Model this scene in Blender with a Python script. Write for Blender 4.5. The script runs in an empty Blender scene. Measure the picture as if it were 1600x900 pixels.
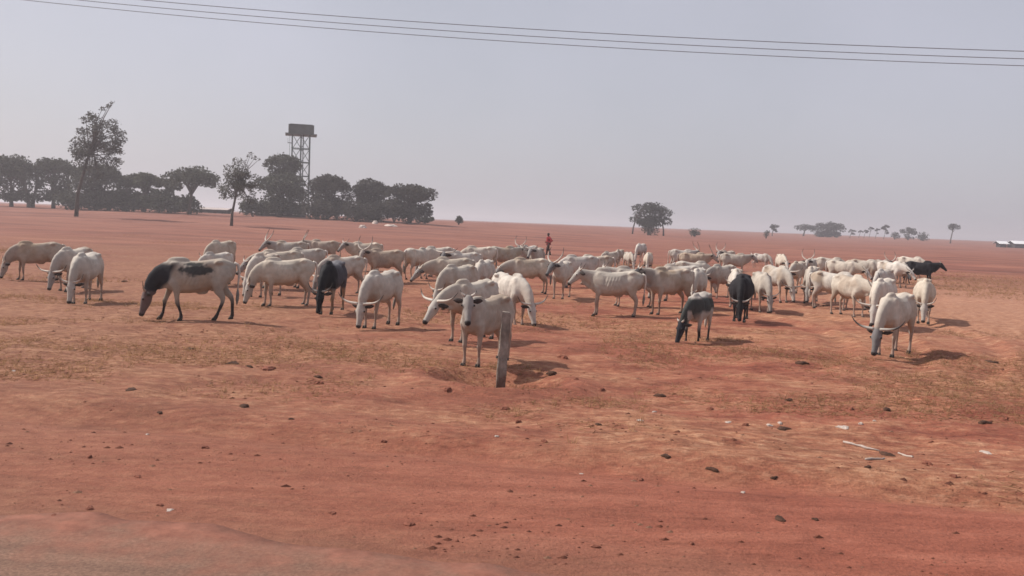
import bpy, bmesh, math, random
import numpy as np
from mathutils import Vector, Matrix

S = bpy.context.scene
C = S.collection
R = math.radians

# ------------------------------------------------------------------ camera, sky, sun, exposure
F = 1385.0                       # focal length in pixels of the 1600 x 900 photograph
CAM_H = 2.5
PITCH = math.atan(103 / F)
ROLL = R(2.25)
cam = bpy.data.cameras.new('camera')
cam.sensor_width = 36
cam.lens = F / 1600 * 36
cam.clip_end = 20000
cam.clip_start = 0.1
camo = bpy.data.objects.new('camera', cam)
C.objects.link(camo)
RM = Matrix.Rotation(math.pi / 2 - PITCH, 3, 'X') @ Matrix.Rotation(ROLL, 3, 'Z')
camo.matrix_world = Matrix.Translation((0, 0, CAM_H)) @ RM.to_4x4()
S.camera = camo

SUN_DIR = Vector((-0.965, 0.26, 0)).normalized()          # horizontal direction towards the sun
SUN_EL = R(46)
w = bpy.data.worlds.new('World'); S.world = w; w.use_nodes = True
nt = w.node_tree; nt.nodes.clear()
wo = nt.nodes.new('ShaderNodeOutputWorld'); bg = nt.nodes.new('ShaderNodeBackground')
sky = nt.nodes.new('ShaderNodeTexSky'); sky.sky_type = 'NISHITA'; sky.sun_disc = False
sky.sun_elevation = SUN_EL
sky.sun_rotation = math.atan2(SUN_DIR.x, SUN_DIR.y)
sky.air_density = 1.0; sky.dust_density = 6.0; sky.ozone_density = 1.0; sky.altitude = 600
mx = nt.nodes.new('ShaderNodeMix'); mx.data_type = 'RGBA'
mx.inputs['Factor'].default_value = 0.66
mx.inputs['B'].default_value = (5.85, 5.75, 6.35, 1)       # the dust-laden dry-season sky, the same in every direction
nt.links.new(sky.outputs[0], mx.inputs['A'])
wn = nt.nodes.new('ShaderNodeTexNoise'); wn.inputs['Scale'].default_value = 3.2; wn.inputs['Detail'].default_value = 4
wr = nt.nodes.new('ShaderNodeValToRGB'); wr.color_ramp.elements[0].position = .3; wr.color_ramp.elements[0].color = (.94, .95, .95, 1)
wr.color_ramp.elements[1].position = .7; wr.color_ramp.elements[1].color = (1.06, 1.05, 1.06, 1)
wt = nt.nodes.new('ShaderNodeTexCoord'); nt.links.new(wt.outputs['Generated'], wn.inputs['Vector'])
wm = nt.nodes.new('ShaderNodeMix'); wm.data_type = 'RGBA'; wm.blend_type = 'MULTIPLY'; wm.inputs['Factor'].default_value = 1
nt.links.new(wn.outputs['Fac'], wr.inputs[0]); nt.links.new(mx.outputs['Result'], wm.inputs['A']); nt.links.new(wr.outputs[0], wm.inputs['B'])
nt.links.new(wm.outputs['Result'], bg.inputs['Color'])
bg.inputs['Strength'].default_value = 0.10
nt.links.new(bg.outputs[0], wo.inputs['Surface'])

sl = bpy.data.lights.new('sun', 'SUN'); sl.energy = 4.8; sl.angle = R(0.8); sl.color = (1, 0.94, 0.86)
so = bpy.data.objects.new('sun', sl); C.objects.link(so)
tosun = Vector((SUN_DIR.x * math.cos(SUN_EL), SUN_DIR.y * math.cos(SUN_EL), math.sin(SUN_EL)))
so.rotation_euler = tosun.to_track_quat('Z', 'Y').to_euler()
so.location = (0, 0, 60)
S.view_settings.view_transform = 'Standard'
S.view_settings.look = 'None'
S.view_settings.exposure = 0.12
S.view_settings.gamma = 1.0
S.view_settings.use_curve_mapping = False
S.render.engine = 'CYCLES'
S.cycles.use_denoising = True
S.cycles.max_bounces = 6
S.cycles.diffuse_bounces = 3
S.cycles.volume_bounces = 0
S.cycles.filter_width = 1.6

# ------------------------------------------------------------------ numeric helpers
def _hash(ix, iy, seed):
    n = (ix.astype(np.int64) * 374761393 + iy.astype(np.int64) * 668265263 + seed * 1442695041) & 0x7fffffff
    n = ((n ^ (n >> 13)) * 1274126177) & 0x7fffffff
    return ((n ^ (n >> 16)) & 0xffff) / 65535.0

def vnoise(x, y, seed=0):
    x = np.asarray(x, float); y = np.asarray(y, float)
    ix = np.floor(x); iy = np.floor(y); fx = x - ix; fy = y - iy
    fx = fx * fx * (3 - 2 * fx); fy = fy * fy * (3 - 2 * fy)
    a = _hash(ix, iy, seed); b = _hash(ix + 1, iy, seed); c = _hash(ix, iy + 1, seed); d = _hash(ix + 1, iy + 1, seed)
    return (a * (1 - fx) + b * fx) * (1 - fy) + (c * (1 - fx) + d * fx) * fy - 0.5

def sstep(a, b, x):
    t = np.clip((np.asarray(x, float) - a) / (b - a), 0, 1)
    return t * t * (3 - 2 * t)

def vroad(X, Y):                  # metres from the camera, square to the road
    return 0.191 * X + 0.981 * Y
def uroad(X, Y):
    return 0.981 * X - 0.191 * Y

POST = (-0.13, 13.85)
RUTS = [(10.6, 23.5, 0.16, 0.0), (12.3, 22.2, 0.16, 0.7), (13.6, 21.0, 0.20, 1.2)]

def height(X, Y):
    X = np.asarray(X, float); Y = np.asarray(Y, float)
    wr = sstep(-40, 120, X)
    s0 = 60 + 190 * wr; s1 = 230 + 420 * wr
    t = np.clip((Y - s0) / (s1 - s0), 0, 1)
    h = 1.9 * t * t * (3 - 2 * t)
    v = vroad(X, Y)
    off = sstep(8.6, 10.5, v)
    h = h + off * (0.16 * vnoise(X / 7, Y / 7, 1) + 0.12 * vnoise(X / 2.1, Y / 2.1, 2))
    near = 1 - sstep(22, 45, Y)
    h = h + near * (0.012 + 0.05 * off) * vnoise(X / .62, Y / .5, 3)
    h = h + near * (0.006 + 0.03 * off) * vnoise(X / .27, Y / .24, 4)
    # shallow drain beside the compacted verge
    h = h - 0.09 * np.exp(-((v - 9.15 - .25 * vnoise(uroad(X, Y) / 2.5, v * 0 + 3, 5)) / .34) ** 2)
    h = h + 0.05 * np.exp(-((v - 9.9) / .5) ** 2)
    # scooped pit around the post
    r = np.hypot((X - POST[0]) / 1.05, (Y - POST[1] - .12) / .8)
    h = h - 0.20 * np.exp(-(r / .85) ** 4) + 0.07 * np.exp(-((r - 1.25) / .28) ** 2)
    # wheel ruts curving past the black cow
    for x0, y0, k, ph in RUTS:
        cx = x0 - 5.2 + .9 * (Y - 15) * k * 3 - .045 * (Y - 19) ** 2
        h = h - .05 * np.exp(-((X - cx) / .28) ** 2) * sstep(15, 17.5, Y) * (1 - sstep(26, 31, Y)) \
              + .04 * np.exp(-((X - cx - .45) / .2) ** 2) * sstep(15, 17.5, Y) * (1 - sstep(26, 31, Y))
    return h

def hz(x, y): return float(height(x, y))

def ray(px, py):
    return RM @ Vector(((px - 800) / F, -(py - 450) / F, -1))
def at_depth(px, py, d):          # a point on that pixel's ray, d metres out along Y
    r = ray(px, py); t = d / r.y
    return Vector((r.x * t, d, CAM_H + r.z * t))
def on_ground(px, py):
    r = ray(px, py); z = 0.0
    for _ in range(25):
        t = (z - CAM_H) / r.z if r.z < -1e-4 else 300
        t = min(t, 300)
        z = .5 * z + .5 * hz(r.x * t, r.y * t)
    return Vector((r.x * t, r.y * t, hz(r.x * t, r.y * t)))
def spot(px, d, zz=0.8):          # ground position whose axis shows at column px, d metres out
    X = 0.0
    for _ in range(6):
        p = RM.transposed() @ (Vector((X, d, zz + hz(X, d))) - Vector((0, 0, CAM_H)))
        X += (px - (800 + F * p.x / -p.z)) / F * d
    return X, d

# ------------------------------------------------------------------ materials
def newmat(name, rough=0.9):
    m = bpy.data.materials.new(name); m.use_nodes = True
    b = m.node_tree.nodes['Principled BSDF']; b.inputs['Roughness'].default_value = rough
    b.inputs['Specular IOR Level'].default_value = 0.2
    return m, m.node_tree.nodes, m.node_tree.links, b

def noise_node(N, L, vec, scale, detail=4, rough=.55, mapping=None):
    n = N.new('ShaderNodeTexNoise'); n.inputs['Scale'].default_value = scale
    n.inputs['Detail'].default_value = detail; n.inputs['Roughness'].default_value = rough
    if mapping:
        mp = N.new('ShaderNodeMapping'); mp.inputs['Scale'].default_value = mapping[0]
        mp.inputs['Rotation'].default_value = (0, 0, mapping[1])
        L.new(vec, mp.inputs['Vector']); vec = mp.outputs[0]
    L.new(vec, n.inputs['Vector'])
    return n.outputs['Fac']

def ramp(N, L, fac, stops):
    r = N.new('ShaderNodeValToRGB')
    while len(r.color_ramp.elements) < len(stops): r.color_ramp.elements.new(.5)
    for e, (p, c) in zip(r.color_ramp.elements, stops):
        e.position = p; e.color = (*c, 1) if len(c) == 3 else c
    L.new(fac, r.inputs[0]); return r.outputs[0]

def mixc(N, L, fac, a, b, mode='MIX'):
    m = N.new('ShaderNodeMix'); m.data_type = 'RGBA'; m.blend_type = mode
    for sock, val in ((m.inputs['Factor'], fac), (m.inputs['A'], a), (m.inputs['B'], b)):
        if isinstance(val, (int, float)): sock.default_value = val
        elif isinstance(val, tuple): sock.default_value = (*val, 1)
        else: L.new(val, sock)
    return m.outputs['Result']

def math_node(N, L, op, a, b=None, c=None):
    m = N.new('ShaderNodeMath'); m.operation = op
    for i, val in enumerate((a, b, c)):
        if val is None: continue
        if isinstance(val, (int, float)): m.inputs[i].default_value = val
        else: L.new(val, m.inputs[i])
    return m.outputs[0]

def bump(N, L, b, h, strength, dist):
    n = N.new('ShaderNodeBump'); n.inputs['Strength'].default_value = strength; n.inputs['Distance'].default_value = dist
    L.new(h, n.inputs['Height']); L.new(n.outputs[0], b.inputs['Normal'])

def simple(name, col, var=.25, scale=6, rough=.85, bmp=.3, bd=.01):
    m, N, L, b = newmat(name, rough)
    tc = N.new('ShaderNodeTexCoord').outputs['Object']
    n = noise_node(N, L, tc, scale, 5)
    lo = tuple(c * (1 - var) for c in col); hi = tuple(min(1, c * (1 + var)) for c in col)
    L.new(ramp(N, L, n, [(.3, lo), (.7, hi)]), b.inputs['Base Color'])
    if bmp: bump(N, L, b, noise_node(N, L, tc, scale * 5, 4), bmp, bd)
    return m

def attr_mat(name, attr, var=.15, scale=12, rough=.85, bmp=.2, bd=.006):
    m, N, L, b = newmat(name, rough)
    a = N.new('ShaderNodeAttribute'); a.attribute_name = attr
    tc = N.new('ShaderNodeTexCoord').outputs['Object']
    n = noise_node(N, L, tc, scale, 5, .6)
    k = ramp(N, L, n, [(.3, (1 - var,) * 3), (.7, (1 + var * .5,) * 3)])
    L.new(mixc(N, L, 1.0, a.outputs['Color'], k, 'MULTIPLY'), b.inputs['Base Color'])
    if bmp: bump(N, L, b, noise_node(N, L, tc, scale * 4, 4), bmp, bd)
    return m

def ground_material():
    m, N, L, b = newmat('red_laterite_ground', 0.95)
    geo = N.new('ShaderNodeNewGeometry').outputs['Position']
    sep = N.new('ShaderNodeSeparateXYZ'); L.new(geo, sep.inputs[0])
    X, Y = sep.outputs[0], sep.outputs[1]
    v = math_node(N, L, 'ADD', math_node(N, L, 'MULTIPLY', X, .191), math_node(N, L, 'MULTIPLY', Y, .981))
    wob = noise_node(N, L, geo, .55, 4)
    vw = math_node(N, L, 'ADD', v, math_node(N, L, 'MULTIPLY', math_node(N, L, 'SUBTRACT', wob, .5), 1.6))
    ang = R(11)
    big = noise_node(N, L, geo, .10, 4, .55, ((1, 1.7, 1), ang))
    mid = noise_node(N, L, geo, .55, 6, .62, ((1, 1.9, 1), ang))
    fine = noise_node(N, L, geo, 4.2, 7, .68, ((1, 1.8, 1), ang))
    grit = noise_node(N, L, geo, 26, 5, .7)
    red = ramp(N, L, mid, [(.28, (.165, .056, .034)), (.50, (.285, .104, .064)), (.74, (.385, .165, .105))])
    straw = ramp(N, L, fine, [(.32, (.230, .110, .062)), (.5, (.360, .195, .108)), (.68, (.500, .320, .195))])
    # how much dry grass lies on the soil
    sm = math_node(N, L, 'ADD', math_node(N, L, 'MULTIPLY', big, 1.25), math_node(N, L, 'MULTIPLY', mid, .75))
    sm = math_node(N, L, 'ADD', sm, math_node(N, L, 'MULTIPLY', fine, .45))
    gx = N.new('ShaderNodeMapRange'); gx.inputs['From Min'].default_value = 7; gx.inputs['From Max'].default_value = 18; L.new(X, gx.inputs['Value'])
    gy = N.new('ShaderNodeMapRange'); gy.inputs['From Min'].default_value = 16; gy.inputs['From Max'].default_value = 24; L.new(Y, gy.inputs['Value'])
    gz_ = N.new('ShaderNodeMapRange'); gz_.inputs['From Min'].default_value = 62; gz_.inputs['From Max'].default_value = 42; L.new(Y, gz_.inputs['Value'])
    graze = math_node(N, L, 'MULTIPLY', gx.outputs[0], math_node(N, L, 'MULTIPLY', gy.outputs[0], gz_.outputs[0]))
    sm = math_node(N, L, 'MULTIPLY_ADD', graze, .36, sm)
    smask = ramp(N, L, sm, [(.0, (0, 0, 0)), (1, (1, 1, 1))])
    mr = N.new('ShaderNodeMapRange'); mr.inputs['From Min'].default_value = 1.10; mr.inputs['From Max'].default_value = 1.36
    L.new(sm, mr.inputs['Value'])
    vr = N.new('ShaderNodeMapRange'); vr.inputs['From Min'].default_value = 8.9; vr.inputs['From Max'].default_value = 9.8
    L.new(vw, vr.inputs['Value'])
    strawf = math_node(N, L, 'MULTIPLY', mr.outputs[0], math_node(N, L, 'MULTIPLY_ADD', vr.outputs[0], .8, .12))
    col = mixc(N, L, strawf, red, straw)
    # compacted verge: smoother, a little pinker
    verge = ramp(N, L, noise_node(N, L, geo, .9, 6, .65, ((.5, 3.2, 1), ang)),
                 [(.32, (.205, .072, .046)), (.5, (.300, .110, .070)), (.68, (.385, .165, .108))])
    vm = N.new('ShaderNodeMapRange'); vm.inputs['From Min'].default_value = 9.3; vm.inputs['From Max'].default_value = 8.5
    L.new(vw, vm.inputs['Value'])
    col = mixc(N, L, math_node(N, L, 'MULTIPLY', vm.outputs[0], .75), col, verge)
    # grey dust blown off the carriageway
    rm = N.new('ShaderNodeMapRange'); rm.inputs['From Min'].default_value = 7.0; rm.inputs['From Max'].default_value = 6.0
    L.new(vw, rm.inputs['Value'])
    col = mixc(N, L, math_node(N, L, 'MULTIPLY', rm.outputs[0], .55), col, (.20, .12, .080))
    # damp darker soil flecks and trampled dung dust
    dk = ramp(N, L, noise_node(N, L, geo, 1.7, 6, .7, ((1, 2.2, 1), ang)), [(.30, (.62, .56, .55)), (.44, (1, 1, 1))])
    col = mixc(N, L, .8, col, dk, 'MULTIPLY')
    gr = ramp(N, L, grit, [(.30, (.72, .68, .66)), (.5, (1, 1, 1)), (.72, (1.22, 1.2, 1.15))])
    col = mixc(N, L, .75, col, gr, 'MULTIPLY')
    # elongated flecks: crumbs of dark soil, bleached straw and dust
    for sc_, st in ((13, 1.0), (5.5, 1.0), (1.5, .8), (.42, .6)):
        fk = noise_node(N, L, geo, sc_, 5, .72, ((1, 2.7, 1), ang))
        fl = ramp(N, L, fk, [(.34, (.58, .53, .53)), (.45, (1, 1, 1)), (.57, (1, 1, 1)), (.68, (1.36, 1.40, 1.38))])
        col = mixc(N, L, math_node(N, L, 'MULTIPLY_ADD', vr.outputs[0], .45 * st, .42 * st), col, fl, 'MULTIPLY')
    paler = ramp(N, L, fine, [(.32, (.27, .14, .09)), (.5, (.42, .25, .165)), (.68, (.56, .38, .26))])
    col = mixc(N, L, math_node(N, L, 'MULTIPLY', graze, .6), col, paler)
    # old thatch browning the side below the tree row
    th = N.new('ShaderNodeMapRange'); th.inputs['From Min'].default_value = 8; th.inputs['From Max'].default_value = -4
    L.new(math_node(N, L, 'ADD', X, math_node(N, L, 'MULTIPLY', big, 9)), th.inputs['Value'])
    thatch = ramp(N, L, fine, [(.32, (.150, .078, .052)), (.5, (.245, .135, .084)), (.70, (.360, .225, .135))])
    col = mixc(N, L, math_node(N, L, 'MULTIPLY', th.outputs[0], .68), col, thatch)
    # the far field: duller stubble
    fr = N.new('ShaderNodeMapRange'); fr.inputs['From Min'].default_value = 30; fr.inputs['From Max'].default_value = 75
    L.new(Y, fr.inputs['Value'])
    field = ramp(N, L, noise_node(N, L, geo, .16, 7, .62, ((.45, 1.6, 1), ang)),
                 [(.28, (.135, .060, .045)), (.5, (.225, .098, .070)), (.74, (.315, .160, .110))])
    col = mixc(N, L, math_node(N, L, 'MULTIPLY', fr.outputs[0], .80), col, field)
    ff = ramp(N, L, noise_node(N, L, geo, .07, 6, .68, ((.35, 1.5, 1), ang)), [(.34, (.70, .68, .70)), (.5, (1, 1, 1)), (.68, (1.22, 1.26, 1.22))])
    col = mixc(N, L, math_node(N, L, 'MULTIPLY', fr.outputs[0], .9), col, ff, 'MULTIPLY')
    col = mixc(N, L, 1.0, col, (.90, .78, .79), 'MULTIPLY')
    L.new(col, b.inputs['Base Color'])
    hh = math_node(N, L, 'ADD', math_node(N, L, 'MULTIPLY', fine, 1.0), math_node(N, L, 'MULTIPLY', grit, .35))
    bump(N, L, b, hh, .75, .07)
    return m

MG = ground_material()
def road_material():
    m, N, L, b = newmat('dusty_asphalt', .95)
    geo = N.new('ShaderNodeNewGeometry').outputs['Position']; sp = N.new('ShaderNodeSeparateXYZ'); L.new(geo, sp.inputs[0])
    v = math_node(N, L, 'ADD', math_node(N, L, 'MULTIPLY', sp.outputs[0], .191), math_node(N, L, 'MULTIPLY', sp.outputs[1], .981))
    ag = noise_node(N, L, geo, 34, 6, .75); st = noise_node(N, L, geo, .9, 5, .6, ((.35, 4, 1), R(11)))
    tar = ramp(N, L, ag, [(.32, (.110, .066, .049)), (.5, (.178, .104, .075)), (.68, (.255, .152, .110))])
    tar = mixc(N, L, .6, tar, ramp(N, L, st, [(.35, (.75, .72, .72)), (.65, (1.2, 1.15, 1.12))]), 'MULTIPLY')
    f = math_node(N, L, 'ADD', v, math_node(N, L, 'MULTIPLY', math_node(N, L, 'SUBTRACT', noise_node(N, L, geo, 2.6, 6, .7), .5), 2.4))
    mr = N.new('ShaderNodeMapRange'); mr.inputs['From Min'].default_value = 5.2; mr.inputs['From Max'].default_value = 6.25; L.new(f, mr.inputs['Value'])
    soil = ramp(N, L, noise_node(N, L, geo, 6, 6, .7), [(.32, (.17, .062, .042)), (.68, (.31, .125, .085))])
    L.new(mixc(N, L, math_node(N, L, 'MULTIPLY', mr.outputs[0], .85), tar, soil), b.inputs['Base Color'])
    bump(N, L, b, ag, .6, .012)
    return m
MROAD = road_material()
MCOAT = attr_mat('cattle_hide', 'coat', .14, 9, .8, .15, .006)
MHORN = attr_mat('horn', 'coat', .12, 14, .5, .1, .002)
MHOOF = simple('hoof', (.035, .028, .024), .3, 20, .6, 0)
MEYE = simple('eye', (.010, .008, .007), .1, 20, .2, 0)
MEARD = simple('dark_ear', (.045, .036, .034), .3, 14, .85, 0)
MEARW = simple('pale_ear', (.40, .34, .30), .2, 14, .85, 0)
MPOST = simple('weathered_concrete', (.27, .235, .205), .38, 7, .9, .8, .02)
def stain_post():
    N, L = MPOST.node_tree.nodes, MPOST.node_tree.links; b = N['Principled BSDF']
    src = b.inputs['Base Color'].links[0].from_socket
    tc = N.new('ShaderNodeTexCoord').outputs['Object']; sp = N.new('ShaderNodeSeparateXYZ'); L.new(tc, sp.inputs[0])
    n = noise_node(N, L, tc, 5, 5, .65, ((1, 1, .35), 0))
    f = math_node(N, L, 'SUBTRACT', math_node(N, L, 'MULTIPLY_ADD', n, 1.1, .0), math_node(N, L, 'MULTIPLY_ADD', sp.outputs[2], .9, .12))
    mr = N.new('ShaderNodeMapRange'); mr.inputs['From Min'].default_value = -.05; mr.inputs['From Max'].default_value = .18; L.new(f, mr.inputs['Value'])
    c1 = mixc(N, L, math_node(N, L, 'MULTIPLY', mr.outputs[0], .8), src, (.115, .062, .045))
    st = ramp(N, L, noise_node(N, L, tc, 9, 5, .7, ((1, 1, .15), 0)), [(.36, (.62, .60, .58)), (.55, (1, 1, 1))])
    L.new(mixc(N, L, .8, c1, st, 'MULTIPLY'), b.inputs['Base Color'])
stain_post()
MLEAF = attr_mat('foliage', 'coat', .3, 1.2, .7, 0)
MBARK = simple('bark', (.075, .058, .048), .35, 3, .95, .5, .05)
MSTEEL = simple('painted_steel', (.045, .066, .058), .25, 1.3, .6, .15, .01)
MTANK = simple('tank_steel', (.052, .064, .060), .3, .8, .6, .15, .02)
MWIRE = simple('cable', (.16, .16, .17), .1, 3, .6, 0)
MWOOD = simple('pole_wood', (.10, .075, .055), .3, 4, .9, .4, .01)
MPORC = simple('porcelain', (.35, .32, .28), .1, 4, .3, 0)
MDUNG = simple('dung', (.066, .032, .021), .45, 18, .95, .6, .02)
MCLOD = simple('soil_clod', (.190, .070, .046), .35, 14, .95, .6, .02)
MPALE = simple('pale_scrap', (.40, .33, .29), .2, 16, .8, .2, .01)
MSTRAW = attr_mat('dry_grass', 'coat', .2, 5, .9, 0)
def let_light_through(m, k):
    N, L = m.node_tree.nodes, m.node_tree.links; b = N['Principled BSDF']; out = N['Material Output']
    t = N.new('ShaderNodeBsdfTranslucent'); L.new(b.inputs['Base Color'].links[0].from_socket, t.inputs['Color'])
    ms = N.new('ShaderNodeMixShader'); ms.inputs[0].default_value = k
    L.new(b.outputs[0], ms.inputs[1]); L.new(t.outputs[0], ms.inputs[2]); L.new(ms.outputs[0], out.inputs['Surface'])
let_light_through(MSTRAW, .45); let_light_through(MLEAF, .25)
MROCK = simple('pale_rock', (.50, .42, .37), .25, 3, .9, .5, .05)
MWALLD = simple('dark_wall', (.060, .052, .052), .25, .8, .9, .1, .02)
MROOFW = simple('metal_roof', (.72, .72, .73), .08, .7, .45, .1, .02)
MROOFD = simple('rusty_roof', (.12, .085, .075), .25, .7, .8, .1, .02)
MPALEW = simple('pale_wall', (.42, .36, .34), .15, .6, .9, .1, .02)
MSKIN = simple('skin', (.060, .033, .022), .15, 20, .6, 0)
MHAIR = simple('hair', (.012, .010, .010), .2, 60, .9, 0)
MRED = simple('red_cloth', (.260, .028, .034), .3, 7, .95, .4, .02)
MTROU = simple('brown_cloth', (.060, .030, .025), .3, 7, .95, .4, .02)

# ------------------------------------------------------------------ mesh helpers
def mesh_obj(name, verts, faces, mat, parent=None, smooth=True, cols=None):
    me = bpy.data.meshes.new(name)
    me.from_pydata([tuple(v) for v in verts], [], faces)
    me.materials.append(mat)
    if smooth: me.polygons.foreach_set('use_smooth', [True] * len(me.polygons))
    if cols is not None: set_cols(me, cols)
    o = bpy.data.objects.new(name, me); C.objects.link(o)
    if parent is not None: o.parent = parent
    return o

def set_cols(me, cols):
    a = me.color_attributes.new('coat', 'FLOAT_COLOR', 'POINT')
    c = np.ones((len(me.vertices), 4), np.float32); c[:, :3] = cols
    a.data.foreach_set('color', c.ravel())

def empty(name, loc, rz=0, label=None, cat=None, group=None):
    o = bpy.data.objects.new(name, None); C.objects.link(o)
    o.location = loc; o.rotation_euler = (0, 0, rz); o.empty_display_size = .2
    tag(o, label, cat, group); return o

def tag(o, label=None, cat=None, group=None, kind=None):
    if label: o['label'] = label
    if cat: o['category'] = cat
    if group: o['group'] = group
    if kind: o['kind'] = kind
    return o

class MB:
    def __init__(s): s.v = []; s.f = []
    def ring_loft(s, rings, cap=True):
        n = len(rings[0]); b = len(s.v)
        for r in rings: s.v.extend(Vector(p) for p in r)
        for i in range(len(rings) - 1):
            for j in range(n):
                k = (j + 1) % n
                s.f.append((b + i * n + j, b + i * n + k, b + (i + 1) * n + k, b + (i + 1) * n + j))
        if cap:
            for i, flip in ((0, True), (len(rings) - 1, False)):
                c = sum((Vector(p) for p in rings[i]), Vector()) / n
                s.v.append(c); ci = len(s.v) - 1
                for j in range(n):
                    k = (j + 1) % n
                    q = (b + i * n + j, b + i * n + k, ci)
                    s.f.append(q[::-1] if flip else q)
    def tube(s, pts, ra, rb=None, n=8, side=None):
        pts = [Vector(p) for p in pts]; rb = rb or ra
        rings = []
        for i, p in enumerate(pts):
            t = (pts[min(i + 1, len(pts) - 1)] - pts[max(i - 1, 0)]).normalized()
            ref = Vector(side) if side is not None else (Vector((0, 1, 0)) if abs(t.y) < .8 else Vector((1, 0, 0)))
            a = (ref - t * ref.dot(t)).normalized(); b = t.cross(a)
            rings.append([p + a * (ra[i] * math.cos(q)) + b * (rb[i] * math.sin(q))
                          for q in (2 * math.pi * j / n for j in range(n))])
        s.ring_loft(rings)
    def ell(s, c, r, n=10, m=6, rot=None):
        c = Vector(c); rings = []
        for i in range(1, m):
            ph = math.pi * i / m
            rings.append([Vector((r[0] * math.sin(ph) * math.cos(q), r[1] * math.sin(ph) * math.sin(q), -r[2] * math.cos(ph)))
                          for q in (2 * math.pi * j / n for j in range(n))])
        rings = [[c + (rot @ p if rot else p) for p in rg] for rg in rings]
        s.ring_loft(rings)
    def box(s, c, h, rot=None):
        c = Vector(c); b = len(s.v)
        for dx, dy, dz in ((-1,-1,-1),(1,-1,-1),(1,1,-1),(-1,1,-1),(-1,-1,1),(1,-1,1),(1,1,1),(-1,1,1)):
            p = Vector((dx * h[0], dy * h[1], dz * h[2])); s.v.append(c + (rot @ p if rot else p))
        for q in ((0,3,2,1),(4,5,6,7),(0,1,5,4),(1,2,6,5),(2,3,7,6),(3,0,4,7)): s.f.append(tuple(b + i for i in q))
    def bar(s, a, b, r, n=6):
        s.tube([a, b], [r, r], n=n)
    def build(s, name, mat, parent=None, smooth=True, cols=None):
        return mesh_obj(name, s.v, s.f, mat, parent, smooth, cols)

# ------------------------------------------------------------------ the setting: ground and road
def axis(parts):
    out = [parts[0][0]]
    for a, b, n, g in parts:
        t = np.linspace(0, 1, n + 1)[1:]
        if g: t = (np.exp(g * t) - 1) / (math.exp(g) - 1)
        out.extend(a + (b - a) * t)
    return np.array(out)
half = axis([(0, 13, 120, 0), (13, 45, 90, 1.2), (45, 3000, 50, 5)])
xs = np.concatenate([-half[:0:-1], half])
ys = np.concatenate([np.linspace(-60, 2, 20), axis([(2.2, 5, 8, 0), (5, 21, 150, 0), (21, 60, 110, 1.2), (60, 300, 60, 1.4), (300, 3000, 30, 3)])])
GX, GY = np.meshgrid(xs, ys)
GZ = height(GX, GY)
vr_ = vroad(GX, GY)
GZ = GZ - .035 * (1 - sstep(5.2, 6.1, vr_))
nx, ny = len(xs), len(ys)
idx = np.arange(nx * ny).reshape(ny, nx)
quads = np.stack([idx[:-1, :-1], idx[:-1, 1:], idx[1:, 1:], idx[1:, :-1]], -1).reshape(-1, 4)
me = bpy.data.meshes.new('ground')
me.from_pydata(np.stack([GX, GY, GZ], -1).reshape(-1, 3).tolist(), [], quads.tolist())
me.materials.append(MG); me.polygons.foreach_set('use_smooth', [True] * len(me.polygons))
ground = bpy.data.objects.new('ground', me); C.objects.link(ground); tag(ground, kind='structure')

# the road the photograph was taken from: a slab with a ragged, dusty edge
mb = MB(); rg = random.Random(4)
us = [-60 + .1 * i for i in range(1200)]
E = Vector((.981, -.191, 0)); Nv = Vector((.191, .981, 0))
top = []
for i, u in enumerate(us):
    e = 6.13 + .26 * float(vnoise(u / .9, 0, 8)) + .20 * float(vnoise(u / 3.1, 0, 9)) + .16 * float(vnoise(u / .33, 0, 19))
    top.append((E * u + Nv * e, E * u + Nv * (e - .25), E * u + Nv * (e - 7)))
for i, (a, b, c) in enumerate(top):
    za = hz(a.x, a.y)
    mb.v += [Vector((a.x, a.y, za - .04)), Vector((a.x, a.y, za + .004)), Vector((b.x, b.y, .022)), Vector((c.x, c.y, .05))]
    if i:
        k = 4 * i
        for j in range(3): mb.f.append((k - 4 + j, k + j, k + j + 1, k - 4 + j + 1))
road = mb.build('road', MROAD); tag(road, kind='structure')

# ------------------------------------------------------------------ cattle
def bez(p0, p1, p2, t):
    return p0 * (1 - t) ** 2 + p1 * (2 * t * (1 - t)) + p2 * t * t

POSES = {                          # poll position and face direction, neck control point
    'graze': (Vector((.94, 0, .575)), Vector((.25, 0, -.968)), Vector((.83, 0, 1.0))),
    'low':   (Vector((1.13, 0, .86)), Vector((.62, 0, -.78)), Vector((.86, 0, 1.05))),
    'level': (Vector((.97, 0, 1.23)), Vector((.66, 0, -.75)), Vector((.76, 0, 1.10))),
    'look':  (Vector((.88, 0, 1.30)), Vector((.50, 0, -.866)), Vector((.72, 0, 1.12))),
    'up':    (Vector((.93, 0, 1.43)), Vector((.72, 0, -.69)), Vector((.75, 0, 1.10))),
}
TRUNK = [(-.80, 1.17, 1.00, .07), (-.75, 1.22, .86, .13), (-.64, 1.27, .76, .19), (-.50, 1.315, .70, .215), (-.33, 1.285, .665, .205),
         (-.12, 1.25, .60, .265), (.10, 1.235, .56, .285), (.30, 1.25, .555, .25), (.46, 1.27, .60, .20), (.58, 1.22, .66, .16), (.67, 1.12, .76, .10)]
HIND = [(-.50, .13, 1.12, .08, .18), (-.52, .145, .95, .115, .21), (-.47, .165, .78, .095, .165), (-.52, .165, .62, .066, .10),
        (-.625, .155, .475, .046, .062), (-.635, .15, .38, .034, .046), (-.62, .15, .20, .030, .035), (-.61, .15, .11, .038, .042), (-.585, .15, .035, .040, .050)]
FORE = [(.42, .13, 1.0, .07, .15), (.47, .155, .80, .08, .135), (.43, .16, .66, .068, .088), (.445, .155, .52, .050, .056),
        (.46, .15, .38, .046, .050), (.455, .145, .30, .033, .038), (.455, .14, .18, .029, .033), (.462, .14, .11, .037, .041), (.485, .14, .035, .040, .050)]

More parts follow.
